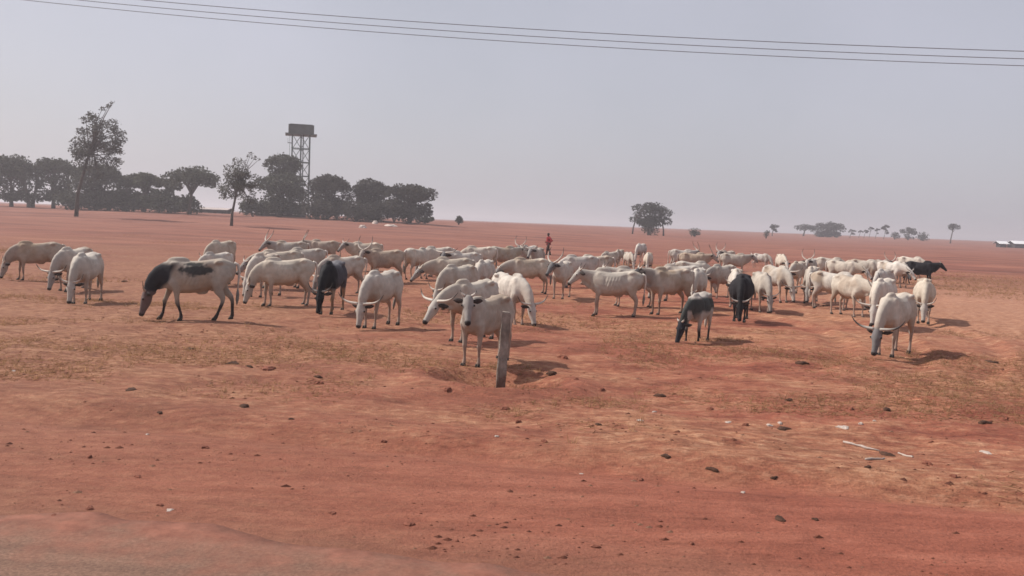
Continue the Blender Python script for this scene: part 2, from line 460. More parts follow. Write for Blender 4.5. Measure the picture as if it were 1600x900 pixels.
COATS = {   # base, head, neck, lower leg
    'w':  ((.62, .565, .505), (.50, .455, .41), (.56, .51, .46), (.42, .33, .28)),
    'w2': ((.58, .52, .46), (.34, .31, .29), (.46, .42, .39), (.36, .27, .23)),
    'w3': ((.66, .61, .56), (.58, .53, .48), (.62, .57, .52), (.46, .36, .31)),
    'g':  ((.46, .38, .32), (.40, .34, .30), (.40, .33, .29), (.27, .19, .16)),
    'dh': ((.52, .46, .41), (.075, .07, .075), (.28, .25, .24), (.20, .14, .12)),
    'gh': ((.60, .545, .49), (.20, .19, .19), (.52, .475, .43), (.40, .30, .26)),
    'b':  ((.022, .020, .024), (.020, .018, .020), (.018, .017, .020), (.020, .016, .015)),
    'patch': ((.50, .455, .41), (.17, .12, .115), (.030, .030, .036), (.050, .038, .036)),
    'roan': ((.075, .072, .085), (.014, .014, .017), (.013, .013, .017), (.26, .15, .09)),
    'pied': ((.56, .50, .45), (.030, .030, .038), (.055, .058, .055), (.035, .025, .022)),
}

def coat_colors(V, kind, P, f, seed):
    base, head, neck, leg = (np.array(c) for c in COATS[kind])
    x, y, z = V[:, 0], V[:, 1], V[:, 2]
    n1 = vnoise(x * 5 + seed * 7, z * 5 + y * 3, seed) ; n2 = vnoise(x * 13 + seed, z * 13 - y * 9, seed + 5)
    rt = random.Random(seed * 31 + 5); k = rt.random(); lum = rt.uniform(.80, 1.08)
    tint = (np.array((1.02, .965, .88)) * (1 - k) + np.array((.97, .97, .97)) * k) * lum
    if kind in ('b', 'roan'): tint = np.ones(3)
    base, neck = base * tint, (neck * tint if kind not in ('patch', 'pied') else neck)
    n3 = vnoise(x * 2.2 + seed * 3.1, z * 2.2 + y * 1.5, seed + 9) + .5 * vnoise(x * 7 + seed, z * 6 - y * 4, seed + 2)
    col = np.tile(base, (len(V), 1)) * (1 + .20 * n1[:, None] + .14 * n2[:, None])
    if kind not in ('b', 'roan', 'pied'):
        dm = np.clip((n3 + .02) / .36, 0, 1)[:, None] * rt.uniform(.4, .8)
        col = col * (1 - dm) + np.array(((.36, .26, .19), (.33, .28, .24), (.40, .29, .20))[seed % 3]) * dm
    def blend(mask, c):
        nonlocal col
        m = np.clip(mask, 0, 1)[:, None]; col = col * (1 - m) + np.array(c) * m
    P = np.array(P); fv = np.array(f)
    t = (V - P) @ fv
    dist = np.linalg.norm(V - P - np.outer(np.clip(t, -.05, .55), fv), axis=1)
    hm = sstep(.22, .15, dist) if False else np.clip((.20 - dist) / .05, 0, 1) * np.clip((t + .07) / .06, 0, 1)
    # neck zone: forward of the shoulder, not the fore legs
    nd = np.clip((x - .52 + .10 * n1) / .16, 0, 1) * np.clip((z - .42) / .15, 0, 1)
    legm = np.clip((.50 + .12 * n1 - z) / .22, 0, 1) * (1 - hm)
    if kind == 'patch':
        blend(np.clip(1.25 - np.hypot((x + .0 + .22 * n2 + .2 * n1) / .27, (z - 1.05 + .16 * n1 + .12 * n2) / .14) + .5 * vnoise(x * 30, z * 30, 4), 0, .45) / .45 * .92 * (np.abs(y) > .09), (.030, .034, .036))
        blend(np.clip((x - .40 + .12 * n1 - .35 * (1.05 - z)) / .10, 0, 1) * np.clip((z - .55 + .9 * (x - .75) * (x < .75)) / .1, 0, 1) * np.clip((1.22 - z) / .08, 0, 1), neck)
        blend(np.clip((x - .62) / .1, 0, 1) * np.clip((z - .5) / .1, 0, 1), neck)
        blend(legm * 1.3, leg)
    elif kind == 'pied':
        side = np.clip((1.20 + .06 * n1 - z) / .05, 0, 1) * np.clip((z - .80 + .15 * n1) / .08, 0, 1)
        blend(side, neck); blend(nd * (np.abs(y) > .035), neck)
        blend(legm * 1.4, leg)
    elif kind == 'roan':
        blend(np.clip((z - 1.12 + .2 * n1) / .1, 0, 1) * np.clip((.35 - x) / .15, 0, 1), (.17, .165, .18))
        blend(np.clip((.66 - z + .1 * n1) / .1, 0, 1) * (x < .6), (.36, .27, .20))
        blend(nd, neck); blend(np.clip((x - .3 + .2 * n1) / .1, 0, 1) * (z > .66), neck)
        blend(legm, leg)
    else:
        blend(nd * .8, neck)
        blend(legm * .85, leg)
        # red dust on belly, knees and dewlap
        blend(np.clip((.72 + .1 * n1 - z) / .3, 0, .42) * (1 - hm) * (kind != 'b'), (.34, .20, .14))
    blend(hm, head)
    if kind not in ('b', 'roan', 'pied'):
        blend(hm * np.clip((t - .30) / .1, 0, 1) * .5, np.array(head) * .75)
        blend(hm * np.clip((t - .445) / .02, 0, 1), (.040, .032, .032))
    return np.clip(col * .80, .004, .9)

ear_cache = {}
COWS = []                         # pending builds: (temporary object, recipe)

def head_frame(pose, turn):
    P, f, K = (v.copy() for v in POSES[pose])
    base = Vector((.42, 0, 0))
    q = Matrix.Rotation(turn * .55, 3, 'Z'); q2 = Matrix.Rotation(turn, 3, 'Z'); q3 = Matrix.Rotation(turn * .25, 3, 'Z')
    P = base + q @ (P - base); K = base + q3 @ (K - base); f = (q2 @ f).normalized()
    s = (q2 @ Vector((0, 1, 0)))
    s = (s - f * s.dot(f)).normalized(); u = f.cross(s)        # u points out of the forehead
    if u.z < 0 and pose in ('level', 'up', 'look'): u = -u
    if (q2.transposed() @ u).x < 0: u = -u
    return P, f, s, u, K

def cow_source(pose, turn, stride, rng, thin, hump):
    """closed overlapping shells that the voxel remesh fuses into one skin"""
    mb = MB()
    rings = []
    for x, zt, zb, wd in TRUNK:
        zw = zb + (zt - zb) * .46
        wd = wd * thin
        rg = []
        for j in range(16):
            q = 2 * math.pi * j / 16; cs, sn = math.cos(q), math.sin(q)
            yy = wd * math.copysign(abs(cs) ** .9, cs)
            zz = zw + (zt - zw) * sn * (1 if sn > 0 else 0) + ((zw - zb) * sn if sn < 0 else 0)
            rg.append(Vector((x, yy, zz)))
        rings.append(rg)
    mb.ring_loft(rings)
    for sgn in (-1, 1):
        mb.ell((-.46, .155 * sgn, 1.225), (.10, .06, .055))            # hook bones
        mb.ell((-.74, .085 * sgn, 1.10), (.05, .05, .06))              # pin bones
        mb.ell((.43, .125 * sgn, 1.0), (.13, .07, .25))                # shoulder blade
    mb.ell((.34, 0, 1.235), (.23, .085, .055 + .095 * hump))            # hump
    P, f, s, u, K = head_frame(pose, turn)
    # neck
    p0 = Vector((.42, 0, 1.0)); pe = P - u * .035 + f * .02
    pts = [bez(p0, K, pe, t) for t in (0, .2, .4, .6, .8, 1)]
    mb.tube(pts, [.138, .132, .118, .104, .093, .082], [.258, .235, .203, .172, .145, .115], n=12,
            side=(s * .5 + Vector((0, .5, 0))))
    # dewlap, a thin fold from throat to brisket
    dl = []
    for t, drop in ((.05, .20), (.3, .24), (.55, .20), (.8, .13)):
        c = bez(p0, K, pe, t); tg = (bez(p0, K, pe, t + .05) - c).normalized()
        dn = Vector((0, 0, -1)) - tg * (-tg.z); dn = dn.normalized() if dn.length > .2 else -u
        if dn.dot(u) > .5 and pose == 'graze': dn = -dn
        dl.append(c + dn * drop)
    mb.tube(dl, [.03, .028, .026, .022], [.10, .11, .09, .06], n=8, side=(0, 1, 0))
    # head
    hr = [(-.06, .060, .07, 0), (-.01, .092, .098, -.01), (.10, .102, .112, -.018), (.20, .088, .110, -.024), (.30, .068, .088, -.018),
          (.39, .058, .070, -.010), (.45, .062, .064, -.008), (.495, .062, .058, -.006), (.52, .042, .036, -.006)]
    mb.tube([P + f * t + u * o for t, a, b, o in hr], [h[1] for h in hr], [h[2] for h in hr], n=12, side=s)
    mb.ell(P + f * .15 + s * .088 + u * .02, (.035, .03, .035)); mb.ell(P + f * .15 - s * .088 + u * .02, (.035, .03, .035))
    hooves = []
    for leg, zj, ki in ((HIND, .95, 0), (FORE, .92, 2)):
        for sgn, kk in ((1, 0), (-1, 1)):
            sw = stride[ki + kk]
            pts = []
            for x, yy, z, a, b in leg:
                d = max(0, zj - z)
                bend = -.10 * abs(sw) * math.exp(-((z - .40) / .16) ** 2) * (1 if ki == 0 else -1)
                pts.append(Vector((x + d * sw + bend, yy * sgn * (1.0 if z > .5 else .97), z)))
            mb.tube(pts, [l[3] for l in leg], [l[4] for l in leg], n=8)
            hooves.append(pts[-1])
    # sheath / udder fold
    mb.ell((-.12, 0, .60), (.14, .06, .07)); mb.ell((-.36, 0, .665), (.10, .09, .07))
    return mb, (P, f, s, u), hooves

HORNS = {
    'long':  [(.06, -.02, .035), (.15, -.025, .045), (.26, -.035, .045), (.36, -.06, .05), (.44, -.11, .06), (.50, -.17, .08), (.54, -.24, .10)],
    'lyre':  [(.055, -.03, .035), (.12, -.05, .05), (.21, -.12, .07), (.28, -.24, .10), (.30, -.38, .13), (.28, -.50, .17), (.25, -.58, .21)],
    'mid':   [(.06, -.02, .035), (.13, -.03, .045), (.21, -.06, .05), (.28, -.13, .06), (.31, -.23, .09)],
    'short': [(.06, -.03, .04), (.10, -.05, .05), (.13, -.09, .06), (.145, -.13, .07)],
    'none':  None,
}

def horn_mesh(key, sgn, frame, dark):
    P, f, s, u = frame
    pts = [P + s * (a * sgn) + f * b + u * c for a, b, c in HORNS[key]]
    # densify
    dense = []
    for i in range(len(pts) - 1):
        for t in (0, .5): dense.append(pts[i].lerp(pts[i + 1], t))
    dense.append(pts[-1])
    for _ in range(2):
        dense = [dense[0]] + [(dense[i - 1] + dense[i] * 2 + dense[i + 1]) / 4 for i in range(1, len(dense) - 1)] + [dense[-1]]
    n = len(dense); r0 = .034 if key in ('long', 'lyre') else .028
    rad = [r0 * (1 - .86 * (i / (n - 1)) ** 1.3) for i in range(n)]
    m = MB(); m.tube(dense, rad, n=7, side=f)
    cols = np.zeros((len(m.v), 3))
    for i in range(len(m.v)):
        k = min(1, (i // 7) / (n - 1)) if i < 7 * n else (0 if i == 7 * n else 1)
        a = np.array((.52, .46, .40) if not dark else (.34, .31, .28)); b = np.array((.045, .040, .040))
        kk = min(1, max(0, (k - (.5 if not dark else .25)) / .3)); cols[i] = a * (1 - kk) + b * kk
    return m, cols

def ear_mesh(sgn, frame):
    P, f, s, u = frame
    r = P + s * (.085 * sgn) + f * .045 - u * .015
    d = (s * sgn * .92 - f * .18 - u * .30 + f * .10).normalized()
    nrm = (u * .6 + f * .6 - d * (u * .6 + f * .6).dot(d)).normalized(); wv = d.cross(nrm)
    m = MB(); rings = []
    for t, wd, th in ((0, .022, .016), (.05, .045, .014), (.11, .056, .011), (.16, .042, .009), (.205, .010, .006)):
        c = r + d * t - nrm * (t * t * 1.2)
        rings.append([c + wv * (wd * math.cos(q)) + nrm * (th * math.sin(q) - .014 * (math.cos(q) ** 2) * (t > .01)) for q in (2 * math.pi * j / 8 for j in range(8))])
    m.ring_loft(rings); return m

def hoof_mesh(p):
    m = MB()
    for sg in (-1, 1):
        c = p + Vector((.012, .021 * sg, 0)); rings = []
        for z, ax, ay, dx in ((.068, .036, .020, -.008), (.04, .045, .0215, 0), (.0, .056, .023, .012), (-.006, .050, .019, .012)):
            rings.append([Vector((c.x + dx + ax * math.cos(q), c.y + ay * math.sin(q), z)) for q in (2 * math.pi * j / 8 for j in range(8))])
        m.ring_loft(rings[::-1])
    return m

def tail_meshes(swing):
    pts = [Vector((-.76, 0, 1.20)), Vector((-.84, 0, 1.17)), Vector((-.87, swing * .15, 1.0)), Vector((-.85, swing * .4, .80)), Vector((-.84, swing * .7, .62))]
    m = MB(); m.tube(pts, [.042, .034, .026, .020, .016], n=7)
    q = [pts[-1] + Vector((0, 0, .03)), pts[-1] + Vector((0, swing * .15, -.08)), pts[-1] + Vector((.01, swing * .3, -.20)), pts[-1] + Vector((.015, swing * .38, -.30))]
    n = MB(); n.tube(q, [.018, .036, .034, .008], n=7)
    return m, n

def cow(px, d, yaw, pose, coat, horn, label, turn=0, sc=1.0, walk=.0, thin=1.0, hump=.5, dark_ear=True, group=None, name='zebu_cow', seed=None, darkhorn=False):
    sd = len(COWS) + 11 if seed is None else seed
    rng = random.Random(sd * 17 + 3)
    X, Y = spot(px, d)
    root = empty(name, (X, Y, hz(X, Y) - .012), R(yaw) - math.atan2(X, Y), label, 'cow', group or 'cattle grazing across the red field')
    root.scale = (sc, sc, sc)
    a = walk
    stride = (a + rng.uniform(-.07, .07), -a + rng.uniform(-.07, .07), -a + rng.uniform(-.07, .07), a + rng.uniform(-.07, .07))
    turn = R(turn + (rng.uniform(-9, 9) if turn == 0 else 0)); root.rotation_euler.z += R(rng.uniform(-3, 3))
    src, frame, hooves = cow_source(pose, turn, stride, rng, thin * rng.uniform(.94, 1.06), hump)
    me = bpy.data.meshes.new('cow_shell'); me.from_pydata([tuple(v) for v in src.v], [], src.f)
    tmp = bpy.data.objects.new('cow_shell', me); C.objects.link(tmp)
    rm = tmp.modifiers.new('r', 'REMESH'); rm.mode = 'VOXEL'; rm.voxel_size = .021 if d < 27 else .027
    sm = tmp.modifiers.new('s', 'SMOOTH'); sm.factor = .5; sm.iterations = 5
    COWS.append((tmp, root, coat, frame, sd))
    near = d < 48
    for sgn in (1, -1):
        if HORNS[horn]:
            m, cols = horn_mesh(horn, sgn, frame, darkhorn); m.build('horn', MHORN, root, True, cols)
        ear_mesh(sgn, frame).build('ear', MEARD if dark_ear else MEARW, root)
        if near:
            P, f, s, u = frame
            m = MB(); m.ell(P + f * .15 + s * (.108 * sgn) + u * .028, (.020, .020, .020), 8, 6); m.build('eye', MEYE, root)
    if near:
        for h in hooves: hoof_mesh(h).build('hoof', MHOOF, root)
    tm, sw = tail_meshes(rng.uniform(-.12, .12))
    base = np.array(COATS[coat][0])
    to = tm.build('tail', MCOAT, root, True, np.tile(base, (len(tm.v), 1)))
    swc = base * .35 if rng.random() < .6 else base * .8
    sw.build('tail_switch', MCOAT, to, True, np.tile(swc, (len(sw.v), 1)))
    return root

# px column, distance, heading against the line of sight (0 right, 90 away, 180 left, 270 towards the camera), pose, coat, horns, label
# --- left of the herd
cow(58, 29.6, 186, 'graze', 'g', 'mid', 'dusty beige cow grazing at the far end of the herd by the lone tall tree', walk=.10)
cow(116, 26.6, 236, 'graze', 'w2', 'long', 'greyish white cow grazing with a dark face, half hidden behind another', thin=1.1, seed=21)
cow(135, 22.9, 251, 'graze', 'w', 'mid', 'pale cow grazing head on in front of the dark faced greyish cow', thin=1.12)
cow(306, 19.4, 180, 'graze', 'patch', 'mid', 'white cow with black neck and black flank patch, grazing with dark legs', walk=.20, hump=.4, dark_ear=True, turn=-10, sc=1.05)
cow(346, 37.0, 230, 'graze', 'w', 'mid', 'pale cow standing farther back behind the black patched cow', thin=1.05)
cow(338, 30.5, 225, 'graze', 'w3', 'short', 'small white calf directly behind the black patched cow', sc=.88)
cow(446, 23.8, 198, 'graze', 'w', 'long', 'large white cow grazing between the patched cow and the black cow', thin=1.1, turn=-10)
cow(414, 26.6, 238, 'graze', 'w3', 'mid', 'white faced horned cow grazing between the black patched cow and the large white cow')
cow(436, 30.4, 196, 'low', 'w2', 'mid', 'greyish white cow just behind the large white grazing cow')
cow(452, 38.4, 185, 'level', 'w2', 'lyre', 'pale cow with tall horns lifting its head beyond the large white cow', turn=20)
cow(505, 44.2, 182, 'level', 'g', 'lyre', 'brownish grey cow standing side on behind the black cow', hump=.8)
cow(478, 33.8, 190, 'graze', 'w3', 'mid', 'white cow with its back showing over the large grazing cow', sc=.95)
cow(519, 22.3, 256, 'graze', 'roan', 'mid', 'black cow with grey back and brown legs grazing face on', thin=1.1, darkhorn=True, turn=-6)
cow(536, 29.4, 205, 'graze', 'w2', 'mid', 'cream cow standing tight behind the black grey backed cow')
cow(601, 34.6, 196, 'level', 'g', 'lyre', 'dusty grey cow holding its horned head up towards the road', turn=48, hump=.7)
cow(570, 40.2, 200, 'level', 'w2', 'mid', 'pale cow with its back just showing past the dusty horned cow')
cow(596, 20.3, 238, 'graze', 'w', 'long', 'bony white cow with wide pale horns grazing left of the post', thin=1.05, turn=6)
# --- middle
cow(652, 36.4, 52, 'graze', 'w3', 'mid', 'white cow turned away showing its sunlit rump', thin=1.05)
cow(684, 38.8, 205, 'graze', 'w2', 'mid', 'shaded pale cow beside the sunlit white rump')
cow(724, 34.6, 212, 'level', 'gh', 'long', 'grey faced horned cow looking out from the middle of the herd', turn=26, hump=.8)
cow(748, 40.5, 190, 'graze', 'w3', 'mid', 'white cow partly behind the grey faced horned cow')
cow(716, 25.6, 232, 'graze', 'w', 'mid', 'stout dusty white cow grazing behind the dark eared calf', thin=1.08)
cow(756, 29.0, 256, 'graze', 'w3', 'mid', 'white cow standing close beside the stout dusty cow', thin=.95)
cow(706, 30.2, 202, 'low', 'w2', 'mid', 'pale cow lowering its head beyond the stout dusty cow')
cow(738, 18.7, 230, 'low', 'w', 'long', 'white cow with very long wide horns stretching its neck over the calf side', turn=-6, thin=1.0)
cow(760, 15.75, 238, 'look', 'w2', 'short', 'young white cow with dark ears looking straight ahead beside the post', turn=36, sc=.95, thin=1.0, hump=.25, walk=.08)
cow(797, 22.4, 302, 'graze', 'w3', 'long', 'white cow grazing behind the concrete post with sunlit rump', turn=14, thin=1.02)
cow(786, 41.5, 24, 'level', 'w', 'mid', 'white cow facing away from the others below the herder', hump=.7)
cow(826, 45.6, 235, 'level', 'gh', 'lyre', 'grey headed cow with upright horns near the herder', turn=10)
cow(839, 41.6, 252, 'level', 'w2', 'mid', 'pale cow standing front on just below the herder', turn=-8)
cow(826, 32.0, 200, 'low', 'w2', 'short', 'dusty pale cow standing side on beneath the herder', thin=.95)
cow(879, 30.6, 256, 'level', 'gh', 'lyre', 'grey horned cow walking out with its white muzzle forward', turn=-22, walk=.12)
cow(905, 35.6, 200, 'graze', 'w3', 'mid', 'white cow hidden behind the walking grey horned cow')
cow(960, 25.2, 186, 'level', 'w', 'mid', 'big grey white bull standing side on, its head held level', thin=1.12, hump=1.0, turn=6, sc=1.02)
cow(930, 37.6, 196, 'graze', 'w3', 'mid', 'white cow whose back shows above the big bull')
cow(990, 28.6, 188, 'level', 'w3', 'mid', 'bright white cow pressed close behind the big bull', hump=.7)
cow(1046, 26.4, 222, 'level', 'dh', 'mid', 'pale cow with a black head standing behind the big bull', turn=-26, hump=.6, sc=1.08)
cow(1062, 31.2, 190, 'graze', 'w3', 'mid', 'white cow behind the black headed cow')
cow(953, 52, 225, 'graze', 'w3', 'short', 'small far white cow in a row of three', group='three far cows in a row', sc=0.8)
cow(968, 54, 250, 'graze', 'w3', 'short', 'small far white cow in a row of three', group='three far cows in a row', sc=0.8)
cow(983, 51, 290, 'graze', 'w3', 'short', 'small far white cow in a row of three', group='three far cows in a row', sc=0.8)
cow(1001, 62, 250, 'graze', 'w3', 'short', 'farthest white cow standing alone below the broad lone tree')
cow(1013, 48.5, 262, 'graze', 'w3', 'short', 'white cow just in front of the farthest white cow', sc=0.9)
cow(1084, 47.5, 8, 'level', 'g', 'lyre', 'brownish cow with tall horns heading the opposite way at the back', turn=-6, hump=.8)
cow(1066, 52, 20, 'level', 'w2', 'lyre', 'pale horned cow behind the brownish tall horned cow')
cow(1147, 49.5, 4, 'level', 'w2', 'mid', 'beige cow following the brownish tall horned cow', hump=.6)
cow(1136, 54.5, 240, 'level', 'w2', 'lyre', 'pale cow with upright horns behind the following beige cow')
cow(1090, 28.4, 262, 'graze', 'w3', 'short', 'white cow right behind the small pied cow', thin=.95)
cow(1082, 34.4, 30, 'graze', 'w3', 'mid', 'white cow turned away between the bull and the pied cow')
cow(1092, 20.4, 258, 'graze', 'pied', 'short', 'small pied cow with black head and sides and white back grazing', sc=.90, walk=.14, turn=-34, thin=1.0, hump=.3)
cow(1159, 25.0, 268, 'graze', 'b', 'mid', 'solid black cow with white horns grazing face on', thin=1.22)
cow(1150, 29.8, 268, 'low', 'w3', 'mid', 'white cow directly behind the solid black cow')
cow(1128, 33.4, 236, 'low', 'w2', 'mid', 'greyish cow left of the white cow behind the black one')
cow(1190, 28.8, 284, 'graze', 'w2', 'mid', 'dusty cow showing its shaded side past the black cow')
# --- right of the herd
cow(1213, 31.8, 304, 'graze', 'w3', 'long', 'white cow with sweeping horns grazing towards the black cow side', thin=1.04, turn=8)
cow(1246, 37.0, 256, 'low', 'w2', 'long', 'pinkish white cow with high spread horns coming forward', turn=-6)
cow(1266, 44.5, 262, 'level', 'w', 'lyre', 'white cow with tall upright horns at the back of the herd')
cow(1221, 52, 280, 'low', 'w3', 'short', 'small white cow standing beyond the sweeping horned cow')
cow(1190, 61, 340, 'graze', 'w3', 'short', 'lone pinkish calf far behind the black cow', sc=.8)
cow(1268, 31.6, 264, 'graze', 'w2', 'mid', 'narrow shaded cow seen end on beside the white pair', thin=.9)
cow(1303, 29.9, 338, 'graze', 'w', 'mid', 'white cow turned to the far side in the white pair', thin=1.08)
cow(1328, 27.4, 308, 'low', 'w3', 'lyre', 'white cow with curved back horns leaning over its neighbour', turn=16, thin=1.05, hump=.7)
cow(1297, 47.5, 12, 'graze', 'w3', 'mid', 'white cow in the back row, first beyond the white pair')
cow(1317, 43.5, 340, 'low', 'w3', 'mid', 'white cow with lowered head in the back row')
cow(1350, 46.5, 350, 'graze', 'w3', 'mid', 'white cow with pale legs in the middle of the back row')
cow(1378, 49.5, 300, 'level', 'dh', 'lyre', 'dark headed horned cow in the back row')
cow(1392, 44.2, 320, 'low', 'w3', 'mid', 'white cow next to the dark headed cow in the back row')
cow(1408, 46.0, 285, 'low', 'dh', 'mid', 'dark faced cow grazing by the small black bull')
cow(1424, 54.5, 345, 'graze', 'w3', 'mid', 'white cow behind the small black bull')
cow(1438, 48.5, 4, 'level', 'b', 'short', 'small solid black bull walking away at the end of the back row', walk=.16, hump=.9)
cow(1380, 33.2, 254, 'graze', 'w3', 'mid', 'white cow farthest back of the three behind the grey faced cow', thin=1.02)
cow(1379, 24.4, 254, 'graze', 'w3', 'long', 'white cow hidden behind the grey faced long horned cow')
cow(1399, 19.0, 250, 'graze', 'gh', 'long', 'tall white cow with grey face and long horns grazing at the herd edge', thin=1.06, turn=-2, sc=1.03, darkhorn=True)
cow(1444, 26.4, 272, 'graze', 'w', 'mid', 'white cow grazing face on, alone on the straw coloured grass', thin=1.18, turn=-4)

dg = bpy.context.evaluated_depsgraph_get()
done = []
for tmp, root, coat, frame, sd in COWS:
    me = bpy.data.meshes.new_from_object(tmp.evaluated_get(dg))
    done.append((me, root, coat, frame, sd, tmp))
for me, root, coat, frame, sd, tmp in done:
    n = len(me.vertices); V = np.empty(n * 3, np.float32); me.vertices.foreach_get('co', V); V = V.reshape(-1, 3).astype(float)
    xx, yy, zz = V[:, 0], V[:, 1].copy(), V[:, 2]
    bony = .55 + .45 * ((sd * 7919) % 100) / 100
    side_ = np.clip((np.abs(yy) - .10) / .08, 0, 1) * np.sign(yy)
    rib = np.clip((xx + .24) / .1, 0, 1) * np.clip((.34 - xx) / .1, 0, 1) * np.clip((zz - .66) / .1, 0, 1) * np.clip((1.16 - zz) / .08, 0, 1)
    V[:, 1] += side_ * rib * .0085 * bony * np.sin((xx + (zz - .9) * .35) * 2 * np.pi / .085)
    V[:, 1] -= side_ * .050 * bony * np.exp(-((xx + .29) / .085) ** 2 - ((zz - 1.11) / .085) ** 2)      # hollow of the flank
    V[:, 1] -= side_ * .030 * bony * np.exp(-((xx - .28) / .05) ** 2 - ((zz - 1.0) / .16) ** 2)         # behind the shoulder
    V[:, 1] -= side_ * .028 * bony * np.exp(-((xx + .62) / .06) ** 2 - ((zz - 1.16) / .07) ** 2)        # between hook and pin bone
    me.vertices.foreach_set('co', V.astype(np.float32).ravel())
    set_cols(me, coat_colors(V, coat, frame[0], frame[1], sd))
    me.materials.clear(); me.materials.append(MCOAT)
    me.polygons.foreach_set('use_smooth', [True] * len(me.polygons))
    o = bpy.data.objects.new('body', me); C.objects.link(o); o.parent = root
    old = tmp.data; bpy.data.objects.remove(tmp); bpy.data.meshes.remove(old)

# ------------------------------------------------------------------ trees
def leaf_cloud(rng, lobes, n, size, col, shell=.55):
    verts = []; faces = []; cols = []
    wts = np.cumsum([r[3] ** 2 for r in lobes]); wts = wts / wts[-1]
    for i in range(n):
        L_ = lobes[int(np.searchsorted(wts, rng.random()))]
        dv = Vector((rng.gauss(0, 1), rng.gauss(0, 1), rng.gauss(0, 1))).normalized()
        rr = L_[3] * (shell + (1.08 - shell) * rng.random() ** .7)
        if rng.random() < .06: rr *= 1.25
        p = Vector(L_[:3]) + Vector((dv.x * rr, dv.y * rr, dv.z * rr * .72))
        a = Vector((rng.gauss(0, 1), rng.gauss(0, 1), rng.gauss(0, .7))).normalized()
        b = a.cross(Vector((rng.gauss(0, 1), rng.gauss(0, 1), rng.gauss(0, 1)))).normalized()
        s1 = size * rng.uniform(.5, 1.2); s2 = s1 * rng.uniform(.4, .8)
        k = len(verts)
        verts += [p - a * s1, p - b * s2, p + a * s1, p + b * s2]; faces.append((k, k + 1, k + 2, k + 3))
        t = rng.uniform(.6, 1.45); cols += [(col[0] * t, col[1] * t, col[2] * t * rng.uniform(.8, 1.1))] * 4
    return verts, faces, np.array(cols)

def tree(d, bx, x0, x1, ytop, ybot, label, nl=14, n=4200, size=.30, col=(.060, .066, .040), seed=1, sparse=False, name='dense_tree', group=None, trunks=1, umbrella=False, lean=None, lr=None, extra=(), trunk_r=None):
    rng = random.Random(seed * 101 + 7)
    zc0 = at_depth(bx, 450, d)
    X = at_depth(bx, 325, d).x; zb = hz(X, d)
    root = empty(name, (X, d, zb), 0, label, 'tree', group)
    pa = at_depth(x0, (ytop + ybot) / 2, d); pb = at_depth(x1, (ytop + ybot) / 2, d)
    cxm = (pa.x + pb.x) / 2 - X; hw = (pb.x - pa.x) / 2
    zt = at_depth((x0 + x1) / 2, ytop, d).z - zb; zl = max(.4, at_depth((x0 + x1) / 2, ybot, d).z - zb)
    zm = (zt + zl) / 2; hh = (zt - zl) / 2
    lobes = []
    ga = 0
    for i in range(nl):
        ga += 2.39996; rr = math.sqrt((i + .5) / nl) * .86 * rng.uniform(.85, 1.08); a = ga + rng.uniform(-.4, .4)
        r = (lr or .32) * min(hw, hh * 1.5) * rng.uniform(.7, 1.25)
        dome = zl + (zt - zl) * (.50 + .50 * math.sqrt(max(0, 1 - min(1, rr) ** 2)) * rng.uniform(.8, 1.05))
        if sparse: zz = rng.uniform(zl + r * .3, max(zl + r * .5, dome - r * .5))
        elif umbrella: zz = dome - r * .7
        else: zz = rng.uniform(zl + r * .35, max(zl + r * .4, dome - r * .65)) if i % 2 else dome - r * .65
        lobes.append((cxm + hw * rr * math.cos(a), hw * rr * math.sin(a) * .9, zz, r))
    if not sparse and not umbrella and hw > 2:
        for i in range(nl // 2):
            a = rng.uniform(0, 2 * math.pi); rr = rng.uniform(.15, .92); r = .24 * hw * rng.uniform(.7, 1.2)
            lobes.append((cxm + hw * rr * math.cos(a), hw * rr * math.sin(a) * .8, zl + r * rng.uniform(.2, .9), r))
    for ex, ey, er in extra:
        p = at_depth(ex, ey, d); lobes.append((p.x - X, 0, p.z - zb, er))
    v, f, c = leaf_cloud(rng, lobes, n, size, col, .35 if sparse else .5)
    # trunk and limbs
    m = MB(); tr = trunk_r or max(.12, hw * .07)
    for k in range(trunks):
        ox = 0 if trunks == 1 else (k - (trunks - 1) / 2) * hw * .75 + rng.uniform(-.3, .3)
        oy = 0 if trunks == 1 else rng.uniform(-1, 1)
        topx = cxm if trunks == 1 else ox + (cxm - ox) * .25
        fork = Vector((topx * .55 + ox * .45, oy, zl + (zm - zl) * .35))
        m.tube([(ox, oy, -.15), (ox * .85 + fork.x * .15, oy, fork.z * .4), fork, (topx, oy * .6, zm + hh * .4)], [tr * 1.3, tr, tr * .8, tr * .25], n=7)
        for lb in lobes[k::trunks]:
            e = Vector(lb[:3]); st = fork.lerp(Vector((topx, 0, zm + hh * .1)), rng.uniform(0, .7))
            md = st.lerp(e, .5) + Vector((rng.uniform(-.3, .3), rng.uniform(-.3, .3), .25 + .1 * (e - st).length))
            m.tube([st, md, e], [tr * .42, tr * .28, tr * .10], n=5)
    if lean: pass
    m.build('trunk', MBARK, root)
    mesh_obj('crown', v, f, MLEAF, root, False, c)
    return root

